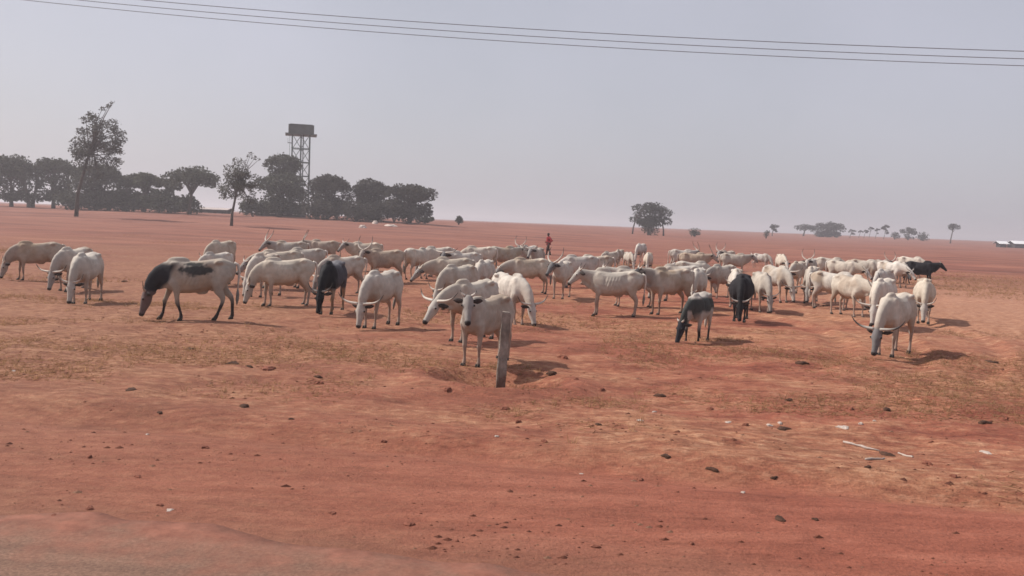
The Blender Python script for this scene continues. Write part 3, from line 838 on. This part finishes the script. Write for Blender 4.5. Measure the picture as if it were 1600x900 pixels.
GL = 'trees along the far field edge'
DG = (.050, .054, .036)
tree(186, 18, -22, 54, 241, 312, 'broad dark tree with thin trunks at the end of the left tree row', seed=1, col=DG, n=8500, group=GL, trunks=3, nl=30)
tree(190, 84, 48, 124, 244, 313, 'dense dark tree second along the row, several trunks showing', seed=2, col=DG, n=8500, group=GL, trunks=3, nl=30)
tree(182, 150, 112, 188, 252, 322, 'dark rounded tree behind the tall wispy tree', seed=3, col=DG, n=8000, group=GL, nl=28)
tree(188, 198, 174, 230, 270, 322, 'low dark tree right after the rounded tree', seed=4, col=DG, n=5000, group=GL, nl=22)
tree(184, 226, 204, 252, 268, 322, 'low olive tree in the gap of the left row', seed=5, col=(.07, .075, .045), n=5000, group=GL, nl=22)
tree(190, 262, 246, 284, 277, 322, 'small dark tree before the flat topped tree', seed=6, col=DG, n=2200, group=GL)
tree(178, 296, 262, 341, 259, 316, 'flat topped spreading tree leaning over the field edge', seed=7, col=DG, n=3800, group=GL, umbrella=True, nl=18, lr=.36)
tree(132, 119, 108, 198, 172, 262, 'tall wispy tree with gaps in its crown standing before the left row', seed=8, sparse=True, nl=38, n=6000, size=.17, col=(.085, .085, .075), lr=.20,
     extra=((170, 165, .5), (176, 160, .35), (160, 170, .5), (125, 245, .9), (120, 235, .8), (165, 250, .9), (172, 235, .9), (185, 225, .8), (118, 222, .8), (135, 262, .9), (155, 275, .8), (128, 205, .9), (180, 205, .9), (150, 262, .9), (140, 280, .6), (193, 208, .5)), name='wispy_tree', trunk_r=.24)
tree(118, 362, 344, 404, 248, 318, 'slender feathery tree with a bent trunk and a wisp above its crown', seed=9, sparse=True, nl=44, n=4200, size=.14, col=(.10, .10, .085), lr=.27,
     extra=((392, 240, .35), (398, 247, .4), (405, 249, .25), (388, 244, .25)), name='feathery_tree', trunk_r=.17)
tree(186, 436, 400, 482, 268, 330, 'bushy dark tree at the foot of the water tower', seed=10, col=DG, n=8000, group=GL, nl=28)
tree(192, 440, 415, 474, 239, 300, 'tall dark tree rising beside the water tower legs', seed=11, col=DG, n=5000, nl=20)
tree(184, 512, 481, 548, 272, 334, 'dark dome shaped tree just past the water tower', seed=12, col=(.052, .048, .040), n=8000, group=GL, nl=28)
tree(188, 578, 546, 612, 279, 337, 'dark dome shaped tree in the middle of the trio beyond the tower', seed=13, col=(.052, .048, .040), n=8000, group=GL, nl=28)
tree(182, 640, 600, 684, 286, 334, 'last dark tree of the row with a ragged overhanging edge', seed=14, col=(.052, .048, .040), n=8000, group=GL, nl=28)
tree(240, 1015, 984, 1047, 316, 352, 'broad lone tree on the horizon above the middle of the herd', seed=15, col=(.045, .050, .042), n=5000, nl=24, trunk_r=.20, trunks=3, name='lone_tree')
def bush(d, px, x0, x1, ytop, label, seed, col=(.055, .06, .042), n=700, size=.2, name='bush', group=None):
    rng = random.Random(seed); p = at_depth(px, 340, d); zb = hz(p.x, d)
    a = at_depth(x0, 350, d).x - p.x; b = at_depth(x1, 350, d).x - p.x; hh = max(.6, at_depth(px, ytop, d).z - zb)
    root = empty(name, (p.x, d, zb), 0, label, 'bush', group)
    lobes = [(rng.uniform(a, b) * .6, rng.uniform(-1, 1) * (b - a) * .25, hh * rng.uniform(.25, .66), min((b - a) * .33, hh * .42) * rng.uniform(.8, 1.2)) for _ in range(9)]
    v, f, c = leaf_cloud(rng, lobes, n, size, col)
    m = MB()
    for lb in lobes: m.tube([(0, 0, -.1), (lb[0] * .5, lb[1] * .5, lb[2] * .6), lb[:3]], [.09, .06, .02], n=5)
    m.build('stem', MBARK, root); mesh_obj('foliage', v, f, MLEAF, root, False, c)
    return root
TG = 'thicket bushes under the tree row'
for i, (x, wd, yt, lb) in enumerate(((112, 20, 292, 'dark thicket bush at the foot of the tall wispy tree'), (140, 24, 288, 'dark thicket bush under the rounded tree'), (170, 22, 292, 'dark thicket bush between the rounded tree and low dark tree'),
        (196, 22, 292, 'dark thicket bush under the low dark tree'), (222, 22, 290, 'dark thicket bush under the low olive tree'), (248, 20, 293, 'dark thicket bush between olive tree and small dark tree'), (274, 20, 296, 'dark thicket bush under the small dark tree'), (296, 18, 300, 'dark thicket bush at the flat topped tree trunk'),
        (395, 18, 308, 'dark thicket bush beside the long low shed'), (496, 22, 306, 'dark thicket bush just past the tower legs'), (526, 22, 308, 'dark thicket bush under the first dome tree past the tower'), (556, 22, 310, 'dark thicket bush between the first two dome trees'),
        (588, 22, 310, 'dark thicket bush under the middle dome tree'), (616, 20, 311, 'dark thicket bush between the last two dome trees'), (642, 18, 314, 'dark thicket bush under the ragged last tree'))):
    bush(178 + (i * 5) % 11, x, x - wd, x + wd, yt, lb, 700 + i, col=DG if x < 480 else (.052, .048, .040), n=1500, size=.30, name='thicket_bush', group=TG)
bush(238, 1017, 1005, 1032, 343, 'thick bush beneath the broad lone tree', 31, n=1100)
bush(260, 1087, 1079, 1094, 355, 'small round bush alone on the horizon', 32)
bush(200, 717, 711, 723, 334, 'tiny round bush past the end of the dark tree row', 33)
bush(190, 664, 645, 686, 338, 'low clipped hedge at the end of the dark tree row', 34, n=1300, name='hedge')
bush(300, 1199, 1194, 1203, 355, 'tiny scrub beside the small thin tree', 35, n=300)
FG = 'far trees on the right horizon'
HG = (.055, .054, .052)
tree(420, 1209, 1200, 1218, 350, 362, 'small thin tree standing clear of the far trees', seed=16, col=HG, n=500, size=.35, nl=7, name='far_tree', group=FG, trunk_r=.22)
tree(470, 1258, 1240, 1276, 350, 366, 'low spreading tree touching the big far dome', seed=17, col=HG, n=1100, size=.4, nl=10, name='far_tree', group=FG, umbrella=True, lr=.5)
tree(460, 1295, 1272, 1320, 346, 371, 'big dome shaped tree among the far trees', seed=18, col=HG, n=4000, size=.45, nl=26, name='far_tree', group=FG)
for i, (x, yt, wd) in enumerate(((1331, 358, 6), (1345, 360, 4), (1353, 359, 4), (1361, 354, 4), (1371, 356, 4))):
    tree(480, x, x - wd, x + wd, yt, 366, ('squat little tree next to the big far dome', 'second thin sapling from the squat little tree', 'third thin sapling from the squat little tree', 'tallest thin sapling in the far sapling line', 'last thin sapling before the dark conical tree')[i], seed=40 + i, col=HG, n=260, size=.35, nl=5, name='sapling', group=FG)
tree(455, 1384, 1378, 1390, 350, 371, 'dark conical tree among the far saplings', seed=20, col=HG, n=900, size=.35, nl=9, name='far_tree', group=FG)
tree(470, 1422, 1408, 1434, 354, 373, 'rounded far tree between conical tree and low bush', seed=21, col=HG, n=1200, size=.4, nl=10, name='far_tree', group=FG)
bush(465, 1445, 1437, 1455, 362, 'low far bush after the rounded far tree', 36, col=HG, n=500, size=.4)
bush(465, 1400, 1394, 1408, 358, 'pale low bush between the conical and rounded far trees', 38, col=HG, n=380, size=.35)
tree(400, 1489, 1480, 1499, 349, 368, 'slim umbrella tree standing alone before the white roofed building', seed=22, col=(.05, .052, .045), n=700, size=.3, nl=7, name='far_tree', umbrella=True, lr=.5, trunk_r=.25)

# ------------------------------------------------------------------ water tower
DT = 205
pt = at_depth(468, 330, DT); tz = hz(pt.x, DT)
tw = empty('water_tower', (pt.x, DT, tz), R(14), 'tall steel water tower with a panelled tank rising above the dark trees', 'water tower')
ztop = at_depth(468, 196, DT).z - tz; zbase = at_depth(468, 211, DT).z - tz
TW = 2.75; TD = 2.4; LW = 1.95; LD = 1.6
m = MB(); m.box((0, 0, (ztop + zbase) / 2 + .08), (TW, TD, (ztop - zbase) / 2 - .08)); tank = m.build('tank', MTANK, tw, False)
hp = (ztop - zbase - .16) / 2
for face in range(4):
    nn = 5 if face % 2 == 0 else 4
    for i in range(nn):
        for j in range(2):
            m = MB(); wd = (TW if face % 2 == 0 else TD) * 2 / nn
            cz = zbase + .16 + hp * (j + .5)
            off = -(TW if face % 2 == 0 else TD) + wd * (i + .5)
            if face == 0: c, h = (off, -TD - .04, cz), (wd / 2 - .05, .04, hp / 2 - .05)
            elif face == 2: c, h = (off, TD + .04, cz), (wd / 2 - .05, .04, hp / 2 - .05)
            elif face == 1: c, h = (TW + .04, off, cz), (.04, wd / 2 - .05, hp / 2 - .05)
            else: c, h = (-TW - .04, off, cz), (.04, wd / 2 - .05, hp / 2 - .05)
            m.box(c, h); m.build('tank_panel', MTANK, tank, False)
m = MB(); m.box((0, 0, zbase + .02), (TW + .75, TD + .7, .10)); m.build('platform', MSTEEL, tw, False)
m = MB(); m.box((0, 0, ztop + .05), (TW * .9, TD * .9, .06)); m.build('tank_lid', MTANK, tw, False)
legs = [(-LW, -LD), (0, -LD), (LW, -LD), (-LW, LD), (0, LD), (LW, LD)]
for x, y in legs:
    m = MB(); m.box((x, y, zbase / 2 - .2), (.15, .15, zbase / 2 + .2)); m.build('leg', MSTEEL, tw, False)
nlev = 6
for k in range(1, nlev):
    z = zbase * k / nlev
    for a, b in ((0, 2), (3, 5), (0, 3), (2, 5), (1, 4)):
        m = MB(); m.bar((*legs[a], z), (*legs[b], z), .095, 5); m.build('cross_beam', MSTEEL, tw, False)
for k in range(nlev):
    z0 = zbase * k / nlev; z1 = zbase * (k + 1) / nlev
    for a, b in ((0, 1), (1, 2), (3, 4), (4, 5), (0, 3), (2, 5)):
        if (k + a) % 2: a, b = b, a
        m = MB(); m.bar((*legs[a], z0), (*legs[b], z1), .07, 4); m.build('brace', MSTEEL, tw, False)
m = MB()
for sx in (-.2, .2): m.bar((-LW - .55 + 0, sx, 0), (-LW - .55, sx, zbase + .3), .035, 4)
for i in range(38): m.bar((-LW - .55, -.2, .3 + i * (zbase - .3) / 38), (-LW - .55, .2, .3 + i * (zbase - .3) / 38), .025, 4)
m.build('ladder', MSTEEL, tw, False)
m = MB(); m.bar((.5, 0, -.2), (.5, 0, zbase), .12, 8); m.build('riser_pipe', MSTEEL, tw)
m = MB(); m.box((-LW - .5, 0, zbase - 1.9), (.5, .5, .05))
for dx, dy in ((-.45, -.45), (.45, -.45), (-.45, .45), (.45, .45)): m.bar((-LW - .5 + dx, dy, zbase - 1.9), (-LW - .5 + dx, dy, zbase - .9), .03, 4)
m.build('landing', MSTEEL, tw, False)

# ------------------------------------------------------------------ far buildings
def house(px0, px1, d, hw_, label, roofm, wallm, depth=5.0, rise=.9, eave=.5, nwin=3, name='low_building', yawd=0):
    a = at_depth(px0, 340, d); b = at_depth(px1, 340, d); cx = (a.x + b.x) / 2; L2 = (b.x - a.x) / 2
    z0 = hz(cx, d)
    root = empty(name, (cx, d, z0), R(yawd), label, 'building')
    m = MB(); m.box((0, 0, hw_ / 2 - .1), (L2, depth / 2, hw_ / 2 + .1)); wall = m.build('wall', wallm, root, False)
    m = MB()
    prof = [(-depth / 2 - eave, hw_ - .05), (0, hw_ + rise), (depth / 2 + eave, hw_ - .05), (depth / 2 + eave, hw_ - .13), (0, hw_ + rise - .08), (-depth / 2 - eave, hw_ - .13)]
    rings = [[Vector((x, y, z)) for y, z in prof] for x in (-L2 - eave, L2 + eave)]
    m.ring_loft(rings); m.build('roof', roofm, root, False)
    for i in range(nwin):
        x = -L2 + 2 * L2 * (i + .5) / nwin
        m = MB(); m.box((x, -depth / 2 - .01, hw_ * .55), (.5, .04, .45)); wn = m.build('window', MWALLD, root, False)
        m = MB(); m.box((x, -depth / 2 - .06, hw_ * .55 - .5), (.6, .06, .05)); m.build('sill', MPALEW, wn, False)
    m = MB(); m.box((-L2 * .05 + .9, -depth / 2 - .012, hw_ * .4 - .1), (.45, .04, hw_ * .4)); m.build('door', MTROU, root, False)
    return root
house(404, 474, 197, 1.9, 'long low dark shed under the trees at the foot of the tower', MROOFD, MWALLD, rise=.6, nwin=4)
house(316, 358, 215, .9, 'low pale roofed shelter in the gap beside the feathery tree', MPALEW, MWALLD, rise=.4, nwin=2)
house(1583, 1660, 330, 1.7, 'long low building with a white metal roof and dark wall at the field edge', MROOFW, MWALLD, rise=1.0, nwin=7, eave=.4)
house(1563, 1572, 332, 1.5, 'small hut with a white roof beside the long white roofed building', MROOFW, MWALLD, rise=.9, nwin=1, depth=3, eave=.9)

# ------------------------------------------------------------------ overhead wires and the poles that carry them
def wire_z(X): return 6.9 + .00128 * (X - 24.6) ** 2
PX = (-30.0, 79.2)
for k in range(3):
    pts = [Vector((X, 26.0 - .9 * k - .195 * X, wire_z(X))) for X in np.linspace(PX[0], PX[1], 70)]
    m = MB(); m.tube(pts, [.0095] * len(pts), n=5)
    o = m.build('overhead_wire', MWIRE)
    tag(o, ('lowest looking of three thin black cables strung across the sky', 'middle one of three thin black cables strung across the sky', 'topmost looking of three thin black cables strung across the sky')[k], 'cable', 'overhead cables')
for k, X in enumerate(PX):
    Y = 26.0 - .9 - .195 * X; zt = wire_z(X); zb = hz(X, Y)
    r = empty('utility_pole', (X, Y, zb), R(-11), ('wooden utility pole at the tree row end of the cables', 'wooden utility pole at the building end of the cables')[k], 'utility pole', 'poles carrying the cables')
    m = MB(); m.tube([(.16, 0, -.5), (.16, 0, zt - zb + .4)], [.16, .11], n=9); m.build('pole', MWOOD, r)
    m = MB(); m.box((0, 0, zt - zb - .24), (.06, 1.15, .07)); m.build('cross_arm', MWOOD, r, False)
    for y in (-.92, 0, .92):
        m = MB(); m.tube([(0, y, zt - zb - .18), (0, y, zt - zb - .10), (0, y, zt - zb)], [.04, .07, .04], n=8); m.build('insulator', MPORC, r)

# ------------------------------------------------------------------ concrete post in its pit
pz = hz(*POST)
post = empty('concrete_post', (POST[0], POST[1], pz), 0, 'leaning weathered concrete post standing in a scooped pit', 'post')
m = MB(); rg = random.Random(3); rings = []
for i in range(13):
    t = i / 12; z = -.35 + t * (1.34 + .35); hwid = .078 - .006 * t
    c = Vector((.045 * z, .01 * z, z)); j = .007
    rings.append([c + Vector((sx * hwid + rg.uniform(-j, j), sy * hwid * 1.0 + rg.uniform(-j, j), rg.uniform(-.01, .01) + (rg.uniform(-.03, .0) if i == 12 else 0)))
                  for sx, sy in ((-1, -.8), (-.8, -1), (.8, -1), (1, -.8), (1, .8), (.8, 1), (-.8, 1), (-1, .8))])
m.ring_loft(rings); m.build('shaft', MPOST, post, False)
m = MB(); rg = random.Random(8); rings = []
for z, r_ in ((-.08, .26), (.03, .20), (.10, .13), (.13, .05)):
    rings.append([Vector((.002 + r_ * math.cos(q) * rg.uniform(.8, 1.2), r_ * math.sin(q) * rg.uniform(.8, 1.2), z + rg.uniform(-.02, .02))) for q in (2 * math.pi * k / 12 for k in range(12))])
m.ring_loft(rings); m.build('footing', MCLOD, post)

# ------------------------------------------------------------------ herder
HX, HY = spot(857, 70)
hr = empty('person', (HX, HY, hz(HX, HY)), R(205), 'person in a dark red top and brown trousers walking behind the herd', 'person')
def limb(m, pts, rad, n=8): m.tube(pts, rad, n=n)
def arm_pts(sg): return [Vector((0, .17 * sg, 1.36)), Vector((-.03, .22 * sg, 1.30)), Vector((-.10, .40 * sg, 1.12)), Vector((.02, .36 * sg, 1.02)), Vector((.16, .22 * sg, .99))]
def leg_pts(sg, sw): return [Vector((0, .09 * sg, .92)), Vector((.06 * (1 if sw > 0 else .2) + sw * .2, .10 * sg, .50)), Vector((sw * .42 - (.06 if sw < 0 else 0), .10 * sg, .09))]
m = MB()
limb(m, [(0, 0, .88), (0, 0, 1.0), (0, 0, 1.2), (.01, 0, 1.36), (.015, 0, 1.44)], [.15, .14, .15, .16, .07], 12)
limb(m, [(.015, 0, 1.40), (.03, 0, 1.52)], [.055, .052])
m.ell((.045, 0, 1.60), (.095, .075, .118), 14, 10)
m.ell((.140, 0, 1.59), (.02, .014, .024)); m.ell((.118, 0, 1.535), (.022, .032, .012))
for sg in (-1, 1):
    m.ell((.04, .078 * sg, 1.60), (.022, .012, .032))
    a = arm_pts(sg); limb(m, a, [.06, .058, .046, .040, .028])
    h = a[-1]; dv = (a[-1] - a[-2]).normalized()
    limb(m, [h - dv * .02, h + dv * .05, h + dv * .09], [.026, .036, .030])
    for i, (o, ln) in enumerate(((-.03, .065), (-.01, .08), (.01, .075), (.03, .055))):
        b0 = h + dv * .08 + Vector((0, 0, o)); limb(m, [b0, b0 + dv * ln * .6, b0 + dv * ln + Vector((0, -.02 * sg, -.015))], [.010, .010, .008], 6)
    t0 = h + dv * .02 + Vector((0, 0, .03)); limb(m, [t0, t0 + dv * .03 + Vector((0, 0, .03)), t0 + dv * .06 + Vector((0, 0, .035))], [.012, .011, .009], 6)
    l = leg_pts(sg, .42 * sg); limb(m, l, [.095, .062, .042], 10)
    limb(m, [l[-1] + Vector((-.04, 0, -.03)), l[-1] + Vector((.08, 0, -.055)), l[-1] + Vector((.18, 0, -.07))], [.05, .042, .025])
me = bpy.data.meshes.new('shell'); me.from_pydata([tuple(v) for v in m.v], [], m.f)
tmp = bpy.data.objects.new('shell', me); C.objects.link(tmp)
x = tmp.modifiers.new('r', 'REMESH'); x.mode = 'VOXEL'; x.voxel_size = .009
x = tmp.modifiers.new('s', 'SMOOTH'); x.iterations = 3
bm_ = bpy.data.meshes.new_from_object(tmp.evaluated_get(bpy.context.evaluated_depsgraph_get()))
bm_.materials.clear(); bm_.materials.append(MSKIN); bm_.polygons.foreach_set('use_smooth', [True] * len(bm_.polygons))
o = bpy.data.objects.new('body', bm_); C.objects.link(o); o.parent = hr
bpy.data.objects.remove(tmp)
m = MB(); m.ell((.03, 0, 1.645), (.105, .088, .09), 12, 8); m.build('hair', MHAIR, hr)
m = MB(); limb(m, [(-.01, 0, .80), (0, 0, .95), (0, 0, 1.2), (.005, 0, 1.38), (.015, 0, 1.45)], [.21, .175, .175, .185, .075], 14)
for sg in (-1, 1):
    a = arm_pts(sg); limb(m, a[:4] + [a[3].lerp(a[4], .7)], [.085, .08, .068, .06, .05], 9)
m.build('red_top', MRED, hr)
m = MB()
for sg in (-1, 1):
    l = leg_pts(sg, .42 * sg); limb(m, [l[0] + Vector((0, 0, .03)), l[1], l[2] + Vector((0, 0, .02))], [.115, .085, .065], 10)
m.build('trousers', MTROU, hr)
for sg in (-1, 1):
    l = leg_pts(sg, .42 * sg)[-1]; m = MB(); limb(m, [l + Vector((-.06, 0, -.045)), l + Vector((.08, 0, -.06)), l + Vector((.20, 0, -.07))], [.052, .05, .03]); m.build('shoe', MHAIR, hr)

# ------------------------------------------------------------------ small things lying on the ground
def lump(name, px, py, wpx, hpx, mat, label, cat, group, seed, flat=1.0):
    p = on_ground(px, py); rg = random.Random(seed); d = p.y
    a = wpx / 2 / F * d; hgt = hpx / F * d * flat
    m = MB(); n = 12; rings = []
    lobe = [1 + .28 * math.sin(2 * math.pi * k / n * 2 + seed) + .20 * math.sin(2 * math.pi * k / n * 3 + seed * 2.3) for k in range(n)]
    for t in (0, .3, .62, .85):
        rr = math.sqrt(max(.03, 1 - t * t)) * (1 if t else 1.12)
        rings.append([Vector((a * rr * lobe[k] * math.cos(q) * rg.uniform(.8, 1.18), a * .8 * rr * lobe[k] * math.sin(q) * rg.uniform(.8, 1.18), hgt * (t + rg.uniform(-.16, .16)) - (.04 if t == 0 else 0))) for k, q in ((k, 2 * math.pi * k / n) for k in range(n))])
    m.ring_loft(rings)
    o = m.build(name, mat, None, name == 'dung_pat'); o.location = p; o.rotation_euler = (0, 0, rg.uniform(0, 6))
    tag(o, label, cat, group); return o
DL = 'dark dried dung pat lying on the trampled red ground'
for i, (x, y, wp, hp_) in enumerate(((364, 569, 24, 8), (389, 573, 14, 5), (381, 636, 22, 8), (298, 546, 20, 5), (205, 609, 26, 4), (497, 590, 12, 7), (455, 655, 10, 4),
        (1252, 568, 20, 7), (1233, 626, 14, 7), (1385, 641, 16, 8), (1385, 711, 26, 8), (1538, 661, 20, 8), (1224, 670, 24, 6), (1032, 619, 20, 7), (935, 664, 14, 5),
        (1112, 733, 18, 6), (1210, 747, 12, 6), (1218, 811, 24, 6), (1274, 812, 12, 5), (862, 584, 18, 9), (1040, 712, 18, 4), (1356, 730, 12, 5), (250, 645, 12, 4),
        (195, 440, 10, 4), (1290, 478, 12, 3), (1548, 566, 26, 5))):
    lump('dung_pat', x, y, wp, hp_, MDUNG, {0: 'large dark dung pat with a smaller pat right beside it', 1: 'small dung pat touching the side of a larger one', 10: 'flat dark dung pat at the tip of the bleached stick', 19: 'dark dung pat on the rim of the post pit', 17: 'wide flat dung pat on the compacted verge'}.get(i, DL), 'dung', 'dung pats on the ground', 300 + i, .55)
CL = 'clod of dark red earth lying on the bare ground'
rg = random.Random(77)
for i, (x, y, wp, hp_) in enumerate(((420, 576, 26, 4), (500, 600, 14, 5), (790, 640, 16, 5), (880, 560, 16, 6), (940, 610, 12, 4), (810, 660, 10, 4), (850, 690, 12, 4), (1110, 640, 12, 4), (1450, 725, 14, 4),
        (1570, 655, 14, 4), (140, 715, 10, 4), (215, 745, 14, 3), (320, 700, 12, 4), (640, 820, 18, 4), (520, 802, 14, 3), (84, 806, 12, 3), (140, 795, 16, 4), (1080, 850, 12, 4), (930, 855, 14, 4),
        (1000, 750, 14, 4), (600, 690, 10, 3), (700, 610, 14, 5), (1165, 665, 12, 4), (250, 790, 10, 3), (1330, 640, 10, 4), (1490, 745, 12, 4))):
    lump('soil_clod', x, y, wp, hp_, MCLOD, CL, 'clod', 'clods of earth', 400 + i)
SLb = 'white scrap of litter lying on the red ground'
for i, (x, y, wp, hp_) in enumerate(((1161, 770, 9, 5), (1318, 668, 22, 5), (1202, 665, 12, 5), (1219, 662, 10, 7), (1022, 644, 8, 4), (1138, 660, 12, 3), (1540, 707, 20, 4), (1345, 663, 8, 7), (1000, 657, 12, 3), (776, 682, 7, 4), (908, 741, 7, 4), (22, 580, 8, 4), (230, 679, 7, 3), (1366, 658, 6, 4), (265, 797, 14, 3))):
    lump('litter_scrap', x, y, wp, hp_, MPALE, {0: 'lone white scrap of litter on the compacted verge', 1: 'largest crumpled white scrap near the bleached stick', 14: 'pale scrap of litter close to the road edge'}.get(i, SLb), 'litter', 'scraps of litter', 500 + i, .5)
def stick(a, b, r, label, seed):
    pa, pb = on_ground(*a), on_ground(*b); rg = random.Random(seed); pts = []
    for i in range(7):
        p = pa.lerp(pb, i / 6); z = hz(p.x, p.y); pts.append(Vector((p.x + rg.uniform(-.02, .02) - pa.x, p.y + rg.uniform(-.02, .02) - pa.y, z + r * .7 - pa.z)))
    m = MB(); m.tube(pts, [r * rg.uniform(.6, 1.2) for _ in pts], n=6); o = m.build('dry_stick', MPALE); o.location = pa
    tag(o, label, 'stick')
stick((1320, 692), (1372, 705), .016, 'bleached stick pointing at a dark dung pat', 1)
stick((1350, 719), (1382, 717), .014, 'short bleached stick under the longer stick', 2)
stick((1405, 709), (1424, 715), .012, 'pale twig end on the other side of the dung pat', 3)
for i, (x, y, wp, hp_, lb) in enumerate(((567, 356, 15, 5, 'long pale rock in the field before the dark trees'), (586, 349, 10, 6, 'upright pale rock standing behind the long pale rock'), (610, 354, 20, 3, 'flat pinkish rock beside the upright pale rock'))):
    lump('pale_rock', x, y, wp, hp_, MROCK, lb, 'rock', 'pale rocks in the field', 600 + i)

# ------------------------------------------------------------------ uncountable cover: straw litter, stubble, pebbles
def straw_field(name, n, seed, xr, yr, mask, ln, wd, lift, label, density_seed):
    rg = np.random.default_rng(seed)
    X = rg.uniform(xr[0], xr[1], n * 6); Y = yr[0] + (yr[1] - yr[0]) * rg.random(n * 6) ** 1.3
    keep = (np.abs(X) < .62 * Y + 2) & (mask(X, Y) > rg.random(n * 6))
    X = X[keep][:n]; Y = Y[keep][:n]; k = len(X)
    Z = height(X, Y)
    a = rg.uniform(0, 2 * np.pi, k); l = rg.uniform(ln[0], ln[1], k); el = rg.uniform(lift[0], lift[1], k)
    dx = np.cos(a) * np.cos(el) * l; dy = np.sin(a) * np.cos(el) * l; dz = np.sin(el) * l
    wx = -np.sin(a) * wd * rg.uniform(.6, 1.3, k); wy = np.cos(a) * wd * rg.uniform(.6, 1.3, k)
    V = np.stack([np.stack([X - wx, Y - wy, Z + .002], -1), np.stack([X + wx, Y + wy, Z + .006], -1),
                  np.stack([X + dx * .6 + wx * .6, Y + dy * .6 + wy * .6, Z + dz * .75 + .006], -1), np.stack([X + dx, Y + dy, Z + dz * .9 + .003], -1)], 1).reshape(-1, 3)
    Fc = np.arange(k * 4).reshape(-1, 4)
    t = rg.uniform(.65, 1.25, k)[:, None]
    base = np.where(rg.random(k)[:, None] < .7, np.array((.36, .205, .112)), np.array((.27, .13, .072)))
    cols = np.repeat(base * t, 4, 0)
    o = mesh_obj(name, V.tolist(), Fc.tolist(), MSTRAW, None, False, cols)
    tag(o, label, 'grass', kind='stuff')
def m_near(X, Y):
    v = vroad(X, Y); n = vnoise(X / 4.2, Y / 2.6, 51) + .6 * vnoise(X / 1.3, Y / .9, 52) + .15 * np.exp(-((v - 10.8) / 1.6) ** 2)
    return sstep(-.02, .40, n) * sstep(8.9, 9.6, v)
straw_field('straw_litter', 34000, 1, (-16, 16), (8.5, 24), m_near, (.04, .13), .004, (0.0, .14), 'short dry straw strewn over the near ground', 1)
def m_mid(X, Y):
    n = vnoise(X / 8, Y / 6, 61) + .5 * vnoise(X / 2.5, Y / 2, 62) + .25 * sstep(10, 26, X) * (1 - sstep(45, 90, Y)) - .3 * sstep(60, 95, Y)
    return sstep(.05, .5, n)
straw_field('dry_stubble', 30000, 2, (-60, 60), (22, 95), m_mid, (.06, .18), .009, (.05, .5), 'dry pale stubble across the grazed field', 2)
def tufts(n, seed):
    rg = np.random.default_rng(seed); out = []; fc = []; cl = []
    X = rg.uniform(-40, 40, n * 12); Y = 9.5 + 48 * rg.random(n * 12) ** 1.25
    mk = np.maximum(m_near(X, Y) * (Y < 24), .8 * m_mid(X, Y) * (Y >= 20))
    kp = (np.abs(X) < .62 * Y + 1) & (mk > rg.random(n * 12)); X = X[kp][:n]; Y = Y[kp][:n]; Z = height(X, Y)
    for x, y, z in zip(X, Y, Z):
        hgt = rg.uniform(.05, .15) * (1 + .25 * (y > 24)); t = rg.uniform(.75, 1.25)
        for b in range(9):
            a = rg.uniform(0, 6.283); l = hgt * rg.uniform(.5, 1.15); sp = rg.uniform(.2, .9) * l; r0 = rg.uniform(0, .05)
            bx, by = x + r0 * math.cos(a), y + r0 * math.sin(a); wx, wy = -.0045 * math.sin(a + 1), .0045 * math.cos(a + 1); k = len(out)
            out += [(bx - wx, by - wy, z - .01), (bx + wx, by + wy, z - .01), (bx + sp * math.cos(a), by + sp * math.sin(a), z + l)]
            fc.append((k, k + 1, k + 2)); c = t * rg.uniform(.8, 1.2); cl += [(.37 * c, .225 * c, .12 * c)] * 3
    o = mesh_obj('grass_tufts', out, fc, MSTRAW, None, False, np.array(cl)); tag(o, 'short tufts of dry straw coloured grass standing in the field', 'grass', kind='stuff')
tufts(4200, 5)
rgn = np.random.default_rng(9)
n = 5200; X = rgn.uniform(-10, 10, n * 2); Y = 6.3 + 15 * rgn.random(n * 2) ** 1.6; kp = (np.abs(X) < .62 * Y + 1) & (vroad(X, Y) > 6.3) & (vnoise(X / 1.4, Y / .8, 71) + .5 * vnoise(X / .4, Y / .3, 72) > rgn.uniform(-.3, .45, n * 2)); X = X[kp][:n]; Y = Y[kp][:n]; Z = height(X, Y)
V = []; Fc = []; cl = []
for x, y, z in zip(X, Y, Z):
    r_ = float(min(.035, .005 + rgn.exponential(.006))); k = len(V)
    for i in range(5):
        q = 2 * math.pi * i / 5 + rgn.random(); V.append((x + r_ * 1.8 * math.cos(q), y + r_ * 1.1 * math.sin(q), z - .004))
    V.append((x + r_ * .2, y, z + r_ * .65))
    Fc += [(k + i, k + (i + 1) % 5, k + 5) for i in range(5)]
    c = ((.19, .070, .046), (.22, .088, .058), (.33, .18, .12), (.16, .062, .044))[int(rgn.integers(4))]; cl += [c] * 6
o = mesh_obj('pebbles', V, Fc, MSTRAW, None, False, np.array(cl)); tag(o, 'small red and brown pebbles littering the near ground', 'pebbles', kind='stuff')

# ------------------------------------------------------------------ dust haze
m = MB(); m.box((0, 1470, 12), (3200, 3200, 14.0))
hm = bpy.data.materials.new('dust_haze'); hm.use_nodes = True; hn = hm.node_tree; hn.nodes.clear()
ho = hn.nodes.new('ShaderNodeOutputMaterial'); pv = hn.nodes.new('ShaderNodeVolumePrincipled')
pv.inputs['Color'].default_value = (.93, .87, .92, 1); pv.inputs['Density'].default_value = .00085; pv.inputs['Anisotropy'].default_value = .25
hn.links.new(pv.outputs[0], ho.inputs['Volume'])
o = m.build('haze', hm, None, False); tag(o, 'thin pale dust haze hanging over the whole field', 'haze', kind='stuff')
